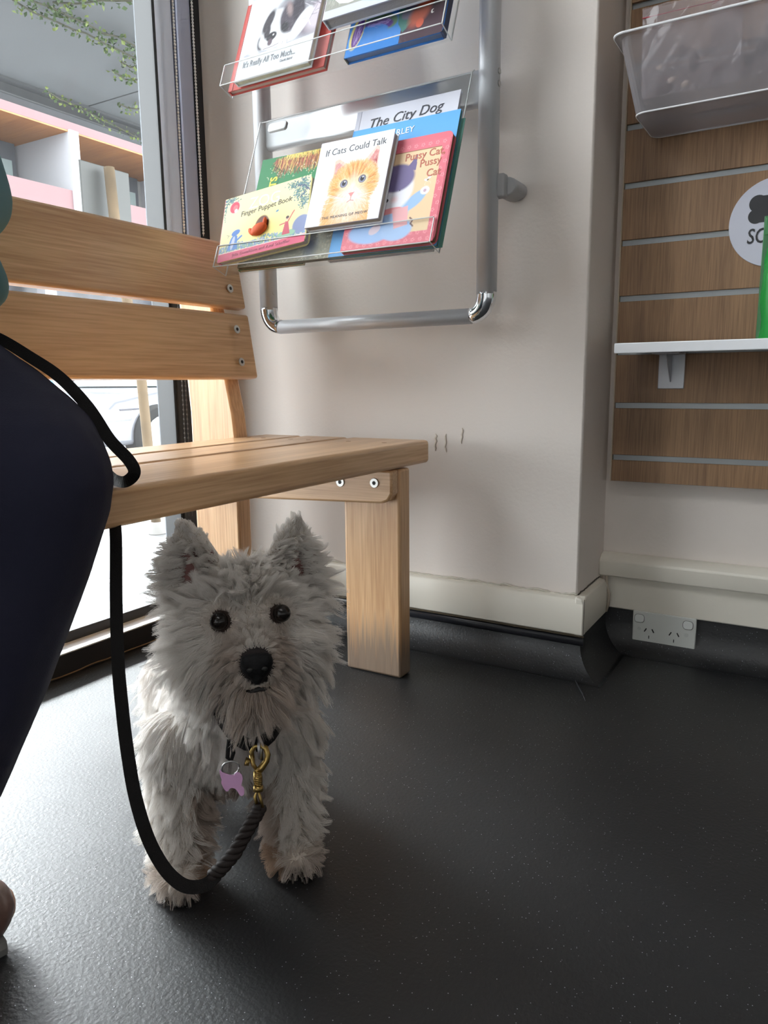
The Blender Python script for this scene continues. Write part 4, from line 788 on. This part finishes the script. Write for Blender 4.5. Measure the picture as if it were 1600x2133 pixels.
# ------------------------------------------------------------------ the dog: a small white terrier
DO = np.array([-.538, .555, 0]); DR = np.array([.718, .696, 0]); DF = np.array([.696, -.718, 0]); DZ = np.array([0, 0, 1.])
def D(a, b_, z): return DO+DR*a+DF*b_+DZ*z
AX = np.array([DR, DF, DZ])
dog = thing('dog', 'small shaggy white terrier standing on the black floor looking at the camera', 'dog', tuple(DO))
white = mat('pale dog skin', (.62, .55, .50), .8)
def E(a, b_, z, ra, rb, rz): return ('e', D(a, b_, z), (ra, rb, rz), AX)
def T(pts, r): return ('t', [D(*p) for p in pts], r)
pr = [E(.012, -.080, .172, .068, .072, .075), E(-.002, -.17, .175, .066, .10, .068), E(-.018, -.26, .170, .062, .065, .072), T([(.016, -.06, .19), (.026, -.03, .27)], [.058, .048]),
      E(.030, -.012, .312, .060, .056, .052), E(.000, .004, .283, .034, .034, .034), E(.062, .004, .281, .034, .034, .034), T([(.032, .02, .290), (.034, .066, .288)], [.032, .022]), E(.034, .055, .268, .022, .026, .014), E(.032, .03, .325, .03, .014, .016),
      T([(-.048, -.055, .16), (-.053, -.045, .09), (-.056, -.034, .035)], [.036, .026, .022]), E(-.056, -.018, .019, .026, .034, .017), T([(.070, -.06, .16), (.074, -.052, .09), (.073, -.044, .035)], [.036, .026, .022]), E(.073, -.026, .019, .027, .034, .017),
      T([(-.06, -.27, .15), (-.064, -.245, .10), (-.066, -.29, .06), (-.066, -.28, .025)], [.044, .03, .02, .018]), E(-.066, -.265, .017, .022, .030, .015), T([(.028, -.27, .15), (.032, -.245, .10), (.034, -.29, .06), (.034, -.28, .025)], [.044, .03, .02, .018]), E(.034, -.265, .017, .022, .030, .015),
      T([(-.02, -.31, .20), (-.025, -.335, .25), (-.025, -.33, .30)], [.02, .014, .007])]
def earprim(base_in, base_out, tip, cup):
    bi, bo, tp = [np.array(p, float) for p in (base_in, base_out, tip)]; n = 9; V = []; Fc = []
    for side in (0, 1):
        for j in range(n+1):
            s = j/n; l = bi+(tp-bi)*s; r = bo+(tp-bo)*s; bulge = .012*math.sin(math.pi*s)
            for i in range(7):
                u = i/6; p = l+(r-l)*u; p = p+(l-r)/(np.linalg.norm(l-r)+1e-6)*bulge*(1-2*u); p[1] -= cup*math.sin(math.pi*u)*(1-s)+side*.0065; V.append(D(*p))
    m_ = (n+1)*7
    for side in (0, 1):
        for j in range(n):
            for i in range(6): a = side*m_+j*7+i; Fc.append((a, a+1, a+8, a+7))
    for j in range(n):
        for i in (0, 6): a = j*7+i; Fc.append((a, a+7, m_+a+7, m_+a))
    for j in (0, n):
        for i in range(6): a = j*7+i; Fc.append((a, a+1, m_+a+1, m_+a))
    return ('m', V, Fc)
EL = ((.010, -.006, .345), (-.048, -.018, .330), (-.0315, .004, .428)); ER = ((.050, -.006, .345), (.110, -.018, .322), (.0875, .002, .427))
pr += [earprim(*EL, .014), earprim(*ER, .014)]
body = blob('body', pr, .0033, white, dog, 3)
me = body.data
# colour of the skin: pink inside the ears, dark rims round the eyes
co = np.empty(len(me.vertices)*3); me.vertices.foreach_get('co', co); co = co.reshape(-1, 3); nr = np.empty(len(co)*3); me.vertices.foreach_get('normal', nr); nr = nr.reshape(-1, 3)
LC = np.stack([co@DR, co@DF, co[:, 2]], 1); LN = np.stack([nr@DR, nr@DF, nr[:, 2]], 1)
EYES = np.array([(.0005, .0375, .3265), (.0635, .0375, .3295)])
colr = np.tile(np.array((.60, .54, .48)), (len(co), 1)); earin = (LC[:, 2] > .348) & (LC[:, 2] < .391) & (LN[:, 1] > .25) & ((np.abs(LC[:, 0]-.03) > .032)); colr[earin] = (.26, .13, .12)
for e in EYES: colr[np.linalg.norm(LC-e, axis=1) < .014] = (.05, .035, .03)
colr[(LC[:, 1] > .064) & (np.hypot(LC[:, 0]-.0335, LC[:, 2]-.292) < .019)] = (.03, .025, .025)
ca = me.color_attributes.new('Col', 'FLOAT_COLOR', 'POINT'); ca.data.foreach_set('color', np.concatenate([colr, np.ones((len(co), 1))], 1).ravel()); me.materials.clear(); me.materials.append(mat('dog skin', (1, 1, 1), .8, vc=True, spec=.1))
noseb = [('e', D(.0335, .086, .2945), (.0148, .010, .0125), AX), ('e', D(.0255, .086, .2985), (.0075, .009, .0080), AX), ('e', D(.0420, .086, .2985), (.0075, .009, .0080), AX), ('e', D(.0335, .088, .284), (.006, .007, .008), AX)]
blob('nose', noseb, .0015, mat('black wet nose', (.006, .006, .007), .6, spec=.15, bump=.4, bscale=500), dog, 4)
q = MB()
for s in (-1, 1): q.ell(D(.0335+s*.007, .0955, .2945), (.003, .0016, .0022), 10, 8, AX)
q.build('nostrils', dark, dog, smooth=True)
for e in EYES:
    o = MB().ell(D(*e), (.0092, .0085, .0092), 24, 16, AX).build('eye', mat('dark brown eye', (.010, .007, .006), .16, spec=.4), dog, smooth=True)
q = MB(); q.tube([D(.023, .078, .2665), D(.028, .080, .2665), D(.0345, .081, .2685), D(.041, .080, .2675), D(.046, .078, .268)], [.0010, .0020, .0026, .0020, .0010], 8); q.build('mouth', mat('black lips', (.012, .01, .01), .5), dog, smooth=True)
# claws
for pa, pb in ((-.056, .014), (.073, .006)):
    for k in (-.015, -.005, .005, .015): MB().tube([D(pa+k, pb-abs(k)*.3, .008), D(pa+k*1.1, pb+.009-abs(k)*.3, .003)], [.0025, .0012], 6).build('claw', mat('dark claw', (.06, .05, .045), .4), dog, smooth=True)
# ---- coat: strands grown from the skin, combed by region
def hairs(N, seed, region=None):
    r = np.random.default_rng(seed); me.calc_loop_triangles(); nt = len(me.loop_triangles); tv = np.empty(nt*3, np.int32); me.loop_triangles.foreach_get('vertices', tv); tv = tv.reshape(-1, 3)
    A, B_, C_ = co[tv[:, 0]], co[tv[:, 1]], co[tv[:, 2]]; ar = np.linalg.norm(np.cross(B_-A, C_-A), axis=1)
    cl = np.stack([((A+B_+C_)/3)@DR, ((A+B_+C_)/3)@DF, ((A+B_+C_)/3)[:, 2]], 1); wt = ar*np.where((cl[:, 2] > .23) & (cl[:, 1] > -.08), 2.2, 1)*np.where(cl[:, 1] < -.14, .45, 1); wt /= wt.sum()
    ix = r.choice(nt, N, p=wt); u, v = r.random(N), r.random(N); fl = u+v > 1; u[fl], v[fl] = 1-u[fl], 1-v[fl]; w = 1-u-v; T_ = tv[ix]
    P = LC[T_[:, 0]]*w[:, None]+LC[T_[:, 1]]*u[:, None]+LC[T_[:, 2]]*v[:, None]; Nn = LN[T_[:, 0]]*w[:, None]+LN[T_[:, 1]]*u[:, None]+LN[T_[:, 2]]*v[:, None]; Nn /= np.linalg.norm(Nn, axis=1)[:, None]+1e-9
    return P, Nn
def nrm(v): return v/(np.linalg.norm(v, axis=1)[:, None]+1e-9)
def groom(P, Nn):
    a, b_, z = P.T; n = len(P); g = np.zeros((n, 3)); L_ = np.full(n, .03); lift = np.full(n, .5)
    side = np.sign(a-.0); down = np.array((0, 0, -1.))
    # trunk
    g[:] = Nn*.35+down*.9+np.array((0, .05, 0)); L_[:] = .040
    chest = (b_ > -.09) & (z < .24) & (z > .11); g[chest] = Nn[chest]*.3+down*1.0+np.stack([(a[chest]-.013)*2.5, np.full(chest.sum(), .05), np.zeros(chest.sum())], 1); L_[chest] = (.018+.022*np.clip((z-.11)/.07, 0, 1))[chest]
    leg = z < .12; g[leg] = Nn[leg]*.75+down*.7; L_[leg] = .028
    leg = z < .07; g[leg] = Nn[leg]*.9+down*.45; L_[leg] = .027
    paw = z < .036; g[paw] = Nn[paw]*.8+down*.3; L_[paw] = .017
    # head
    hd = (z > .235) & (b_ > -.09); K = np.array((.032, .05, .320)); q_ = P-K; rad = np.stack([q_[:, 0], q_[:, 1]*.25, q_[:, 2]], 1); dist = np.hypot(q_[:, 0], q_[:, 2]); rad = nrm(rad)
    low = np.clip((.305-z)/.05, 0, 1)
    gh = rad*.95+Nn*.35+down*(.25*low)[:, None]+np.array((0, .06, 0)); g[hd] = gh[hd]; L_[hd] = (.012+np.clip((dist-.012)/.055, 0, 1)*.030)[hd]
    ck = hd & (z < .305) & (np.abs(a-.031) > .025); g[ck] = (rad*.8+down*(.75*low)[:, None]+Nn*.35)[ck]; L_[ck] = .044
    top = hd & (z > .335); g[top] = (rad*.8+Nn*.5+np.array((0, .12, 0)))[top]; L_[top] = .026
    fore = hd & (z > .343) & (np.abs(a-.028) < .016); L_[fore] = .036; g[fore] = (np.stack([(a-.028)*14, np.full(n, .55), np.full(n, .45)], 1))[fore]
    mz = hd & (b_ > .03) & (z < .318); sx = np.clip((a-.0335)/.02, -1, 1); g[mz] = (np.stack([sx*.9, np.full(n, .12), -.25-.75*np.clip((.30-z)/.03, 0, 1)], 1)+Nn*.25)[mz]; L_[mz] = (.012+.020*np.clip((.305-z)/.03, 0, 1))[mz]
    br = hd & (b_ > .03) & (z >= .300) & (np.abs(a-.033) < .012); g[br] = (np.stack([sx*.5, np.full(n, .35), np.full(n, .75)], 1))[br]; L_[br] = .013
    chin = hd & (b_ > .02) & (z < .266); g[chin] = (np.stack([sx*.5, np.full(n, .25), np.full(n, -1.)], 1))[chin]; L_[chin] = .046
    nk = (z > .2) & (z < .25) & (b_ > .0); L_[nk] = .04
    # ears
    for (bi, bo, tp), s in ((EL, -1), (ER, 1)):
        bi, bo, tp = map(np.array, (bi, bo, tp)); er = (z > .352) & ((a-.03)*s > .022) & (np.abs(b_+.005) < .03)
        up = nrm((tp-P)); t_ = np.clip((z-bo[2])/(tp[2]-bo[2]), 0, 1); mid = bo+(tp-bo)*t_[:, None]; inn = bi+(tp-bi)*t_[:, None]
        outer = er & (np.abs(a-mid[:, 0]) < .011); inner = er & (np.abs(a-inn[:, 0]) < .011); rest = er & ~outer & ~inner
        g[er] = (up*.9+Nn*.2)[er]; L_[er] = .008
        o_ = outer & (t_ < .72); g[o_] = (np.array((s*1., .15, .32))+Nn*.3)[o_] if o_.any() else g[o_]; L_[o_] = (.034-.030*t_)[o_]
        i_ = inner & (t_ < .8); g[i_] = (np.array((s*.42, .5, .75))+Nn*.3)[i_] if i_.any() else g[i_]; L_[i_] = (.026-.014*t_)[i_]
        f_ = rest & (Nn[:, 1] > .25); L_[f_] = .005; L_[f_ & (t_ > .05) & (t_ < .66) & (np.abs(a-(mid[:, 0]+inn[:, 0])/2) < .014)] = 0
        tp_ = er & (t_ > .72); g[tp_] = (up*.3+np.array((0, .1, 1.))+Nn*.5)[tp_]; L_[tp_] = .007
    for e in EYES:
        de = np.linalg.norm(P-e, axis=1); nearer = de < .024; aw = nrm((P-e)*np.array((1, .2, 1))); g[nearer] = (g*.45+aw*.9)[nearer]; L_[nearer] = np.minimum(L_, .007)[nearer]; L_[de < .0115] = 0
    dn = np.hypot(a-.0335, z-.294); nz_ = (b_ > .062) & (dn < .027); aw = nrm(np.stack([a-.0335, np.full(n, .004), z-.294], 1)); g[nz_] = (g*.3+aw*.8)[nz_]; L_[nz_] = np.minimum(L_, .009)[nz_]; L_[(b_ > .074) & (dn < .015)] = 0
    L_[(z < .006)] *= .3
    return nrm(g), L_, lift
def strands(name, N, NG, steps, rad, seed, curl=1.0):
    r = np.random.default_rng(seed); P, Nn = hairs(N, seed); g, L_, lf = groom(P, Nn); keep = L_ > .0015; P, Nn, g, L_ = P[keep], Nn[keep], g[keep], L_[keep]; N = len(P)
    # guides
    gi = r.choice(N, NG, replace=False); from mathutils.kdtree import KDTree
    kd = KDTree(NG)
    for k, i in enumerate(gi): kd.insert(P[i], k)
    kd.balance(); near = np.array([kd.find(p)[1] for p in P]); gd = gi[near]
    gj = nrm(g[gi]+r.normal(0, .26*curl, (NG, 3))); gL = L_[gi]*r.uniform(.7, 1.2, NG); ph = r.uniform(0, 6.28, NG); cu = nrm(r.normal(0, 1, (NG, 3)))
    def curve(P0, Nv, gv, L, ph, cu, amp):
        out = np.zeros((len(P0), steps, 3)); out[:, 0] = P0; d = nrm(Nv*.75+gv*.7)
        for s in range(1, steps):
            t = s/(steps-1); w = min(1, t*1.7); dd = nrm(d*(1-w)+gv*w+np.array((0, 0, -.22*t))); out[:, s] = out[:, s-1]+dd*(L/(steps-1))[:, None]
        t = np.linspace(0, 1, steps)[None, :, None]; return out+cu[:, None, :]*np.sin(t*5+ph[:, None, None])*t*(amp*L)[:, None, None]
    G = curve(P[gi], Nn[gi], gj, gL, ph, cu, .14*curl)
    own = curve(P, Nn, nrm(g*.75+gj[near]*.5+r.normal(0, .12, (N, 3))), L_*r.uniform(.65, 1.1, N), ph[near]+r.normal(0, .3, N), cu[near], .09*curl)
    t = np.linspace(0, 1, steps)[None, :, None]; cl = r.uniform(.5, .94, N)[:, None, None]*np.clip(t*1.15-.08, 0, 1)**1.1
    C_ = own*(1-cl)+(G[near]+(P-P[gd])[:, None, :]*(1-.85*t))*cl
    C_[:, :, 2] = np.maximum(C_[:, :, 2], .002)
    for e in EYES:      # keep hair off the eyeballs
        ee = e+np.array((0, .006, 0)); dv = C_-ee; dl = np.linalg.norm(dv, axis=2, keepdims=True); C_ = np.where(dl < .0112, ee+dv/(dl+1e-6)*.0118, C_)
    bd_ = (C_[:, -1, 1] > .075) & (np.hypot((C_[:, -1, 0]-.0335)/.019, (C_[:, -1, 2]-.294)/.0155) < 1)
    md = (C_[:, -1, 1] > .06) & (np.hypot((C_[:, -1, 0]-.0345)/.014, (C_[:, -1, 2]-.2675)/.0045) < 1)
    ok = ~(bd_ | md); C_ = C_[ok]; P = P[ok]; L_ = L_[ok]; N = len(C_)
    Wd = C_[..., 0:1]*DR+C_[..., 1:2]*DF+C_[..., 2:3]*DZ
    hc = bpy.data.hair_curves.new(name); hc.add_curves([steps]*N); hc.position_data.foreach_set('vector', Wd.astype(np.float32).ravel())
    tt = np.linspace(0, 1, steps); rr = rad*(1-.8*tt**1.3); rd = np.tile(rr, (N, 1))*r.uniform(.7, 1.2, (N, 1)); hc.points.foreach_set('radius', rd.astype(np.float32).ravel())
    # natural coat tint: warm beige at the muzzle, ear bases and inner legs
    a, b_, z = P.T; tint = .25+.15*r.random(N)
    tint += .42*np.exp(-(((a-.034)/.030)**2+((z-.268)/.020)**2))*(b_ > .0)+.35*np.exp(-(((np.abs(a-.0335)-.02)/.012)**2+((z-.30)/.018)**2))*(b_ > .03)+.4*((z < .12) & (np.abs(a-.01) < .05) & (b_ > -.1))+.3*(z < .03)
    for e in EYES: tint += .45*np.exp(-(np.linalg.norm(P-e, axis=1)/.014)**2)
    at_ = hc.attributes.new('tint', 'FLOAT', 'CURVE'); at_.data.foreach_set('value', tint.astype(np.float32))
    o = bpy.data.objects.new(name, hc); COL.objects.link(o); o.parent = dog; o['kind'] = 'stuff'; return o
fm = bpy.data.materials.new('white terrier coat'); fm.use_nodes = True; N_ = fm.node_tree.nodes; L2 = fm.node_tree.links; p_ = N_['Principled BSDF']; p_.inputs['Roughness'].default_value = .5; p_.inputs['Specular IOR Level'].default_value = .25
an = N_.new('ShaderNodeAttribute'); an.attribute_name = 'tint'; rp = N_.new('ShaderNodeValToRGB'); rp.color_ramp.elements[0].color = (.97, .96, .94, 1); rp.color_ramp.elements[1].color = (.40, .28, .20, 1); rp.color_ramp.elements[0].position = .15; L2.new(an.outputs['Fac'], rp.inputs[0]); L2.new(rp.outputs[0], p_.inputs['Base Color'])
tl = N_.new('ShaderNodeBsdfTranslucent'); L2.new(rp.outputs[0], tl.inputs[0]); mx = N_.new('ShaderNodeMixShader'); mx.inputs[0].default_value = .42; L2.new(p_.outputs[0], mx.inputs[1]); L2.new(tl.outputs[0], mx.inputs[2]); L2.new(mx.outputs[0], [n for n in N_ if n.type == 'OUTPUT_MATERIAL'][0].inputs[0])
fur = strands('fur', 150000, 4600, 7, .00024, 11); fur.data.materials.append(fm)
# ------------------------------------------------------------------ collar, tag, leash
blk = mat('black webbing', (.012, .011, .011), .75, bump=.5, bscale=900, spec=.2)
col = thing('dog_collar', 'black webbing collar round the neck of the terrier with a steel ring', 'collar', tuple(D(.028, 0, .2)))
q = MB(); pts = []
for k in range(29):
    a = 2*math.pi*k/28; pts.append(D(.030+.040*math.sin(a), -.014+.068*math.cos(a), .203-.006*math.cos(a)+.026*abs(math.sin(a))**2))
q.tube(pts, .0082, 10, flat=.3, up=(0, 0, 1)); q.build('strap', blk, col, smooth=True)
q = MB(); q.tube([D(.034, .055, .206), D(.0335, .062, .198), D(.0340, .062, .186), D(.036, .057, .181), D(.037, .055, .196), D(.034, .055, .206)], .0016, 8); q.build('steel_ring', steel, col, smooth=True)
q = MB(); q.tube([D(.0045, .052, .205), D(.003, .058, .199), D(.002, .060, .190), D(.0055, .060, .186), D(.008, .058, .193), D(.0075, .053, .204)], .0022, 8); q.build('tag_loop', blk, col, smooth=True)
tg = thing('pet_tag', 'pink dog shaped name tag hanging from the terrier collar', 'pet tag', tuple(D(.006, .062, .17)))
tp = [(305, 690), (330, 720), (370, 745), (410, 762), (450, 770), (468, 748), (490, 742), (515, 755), (535, 780), (542, 820), (530, 865), (522, 895), (545, 920), (552, 960), (545, 1000), (520, 1012), (500, 1000), (480, 955), (455, 920), (425, 908), (402, 912), (385, 935), (360, 938), (338, 905), (325, 870), (314, 840), (322, 805), (310, 770), (303, 720)]
s_ = .77/1545/5.333; cu, cv = 430, 860; q = MB(); q.prism([((x-cu)*s_, -(y-cv)*s_) for x, y in tp], -.0008, .0008, lambda a, b_, c: D(.0055+a, .073+c-.1*b_, .1685+b_)); q.build('tag_plate', mat('pink enamel', rgb((226, 176, 222)), .35), tg, .0004)
q = MB(); C0 = D(.0045, .072, .1845); q.tube([C0+DR*.0085*math.cos(a)+DZ*.0085*math.sin(a)+DF*.002*math.sin(a) for a in np.linspace(0, 6.283, 25)], .0010, 7); q.build('split_ring', steel, tg, smooth=True)
ls = thing('leash', 'black flat leash looping from the lap of the person to the brass clip', 'leash', tuple(pd(300, 1500, .74)))
def ribbon(q, px, w, th=.0016, face=None, sm_=6):
    P = np.array([pd(u, v, d) for u, v, d in px]); 
    # smooth through the points
    out = []
    for i in range(len(P)-1):
        p0, p1, p2, p3 = P[max(i-1, 0)], P[i], P[i+1], P[min(i+2, len(P)-1)]
        for k in range(sm_):
            t = k/sm_; out.append(.5*((2*p1)+(-p0+p2)*t+(2*p0-5*p1+4*p2-p3)*t*t+(-p0+3*p1-3*p2+p3)*t**3))
    out.append(P[-1]); P = np.array(out); T_ = nrm(np.gradient(P, axis=0)); V = []; n = len(P)
    fc = face(np.linspace(0, 1, n)) if face else np.tile(CAM, (n, 1))-P
    for p, t, f in zip(P, T_, fc):
        f = f-t*f.dot(t); f = f/np.linalg.norm(f); s = np.cross(t, f); V += [p+s*w/2+f*th/2, p-s*w/2+f*th/2, p-s*w/2-f*th/2, p+s*w/2-f*th/2]
    Fc = [(0, 1, 2, 3), tuple(4*(n-1)+k for k in (3, 2, 1, 0))]
    for i in range(n-1): Fc += [(4*i+k, 4*i+(k+1) % 4, 4*i+4+(k+1) % 4, 4*i+4+k) for k in range(4)]
    q.add(V, Fc); return P
q = MB(); ribbon(q, [(-120, 690, .84), (-50, 688, .84), (0, 706, .83), (60, 742, .80), (125, 786, .78), (185, 850, .77), (228, 915, .765), (268, 958, .765), (280, 985, .77), (262, 1003, .79), (240, 1000, .83), (222, 985, .85)], .0125)
ribbon(q, [(-120, 720, .86), (-30, 722, .85), (50, 765, .80), (110, 812, .785), (165, 862, .775), (205, 925, .785), (220, 985, .84)], .011)
ribbon(q, [(214, 1000, .855), (232, 1060, .84), (241, 1110, .815), (242, 1250, .78), (246, 1380, .76), (255, 1480, .75), (266, 1570, .745), (282, 1660, .74), (308, 1745, .74), (340, 1805, .74), (372, 1838, .735), (400, 1848, .735), (430, 1842, .735), (452, 1822, .738)], .0128)
q.build('webbing', blk, ls)
# braided end
A = [pd(*k) for k in ((440, 1828, .742), (462, 1808, .742), (490, 1775, .745), (512, 1735, .75), (532, 1700, .755), (542, 1680, .757))]; A = np.array(A)
tt = np.linspace(0, 1, 60)*(len(A)-1); Pp = np.array([[np.interp(x, range(len(A)), A[:, j]) for j in range(3)] for x in tt]); Tn = nrm(np.gradient(Pp, axis=0)); s1 = nrm(np.cross(Tn, nrm(np.tile(CAM, (60, 1))-Pp))); s2 = np.cross(Tn, s1)
lea = mat('dark brown leather braid', (.022, .016, .015), .6, spec=.25)
q = MB()
for k in range(3):
    a = tt*5.2+k*2.094; q.tube(Pp+s1*(np.cos(a)*.0042)[:, None]+s2*(np.sin(a)*.0036)[:, None], .0036, 8)
q.build('braided_end', lea, ls, smooth=True)
brass = mat('aged brass', (.42, .29, .10), .32, 1)
cl = [pd(539, 1668, .757), pd(538, 1648, .757), pd(538, 1640, .757)]
q = MB(); q.tube([pd(548, 1686, .756), pd(542, 1662, .757), pd(537, 1645, .757), pd(531, 1660, .757), pd(536, 1680, .756)], .0018, 8)
q.tube([pd(538, 1647, .757), pd(538, 1636, .757)], [.0055, .005], 14); q.build('swivel', brass, ls, smooth=True)
q = MB(); q.tube([pd(538, 1636, .757), pd(537, 1620, .757), pd(536, 1606, .757)], [.0045, .0048, .0040], 14)
for k in range(7): q.tube([pd(530, 1609+k*4.2, .753), pd(544, 1611+k*4.2, .753)], .0009, 6)
q.tube([pd(537, 1608, .757), pd(546, 1598, .757), pd(555, 1585, .757), pd(558, 1572, .757), pd(553, 1558, .757), pd(541, 1551, .757), pd(530, 1555, .757), pd(524, 1566, .757), pd(526, 1578, .757)], [.0040, .0036, .0032, .0030, .0030, .0028, .0026, .0024, .0022], 12)
o = q.build('snap_hook', brass, ls, smooth=True)
q = MB(); q.tube([pd(524, 1572, .757), pd(527, 1592, .757), pd(536, 1605, .757)], [.0026, .0024, .002], 10); q.tube([pd(520, 1588, .757), pd(511, 1586, .757)], [.0035, .0045], 10); q.build('thumb_lever', brass, o, smooth=True)
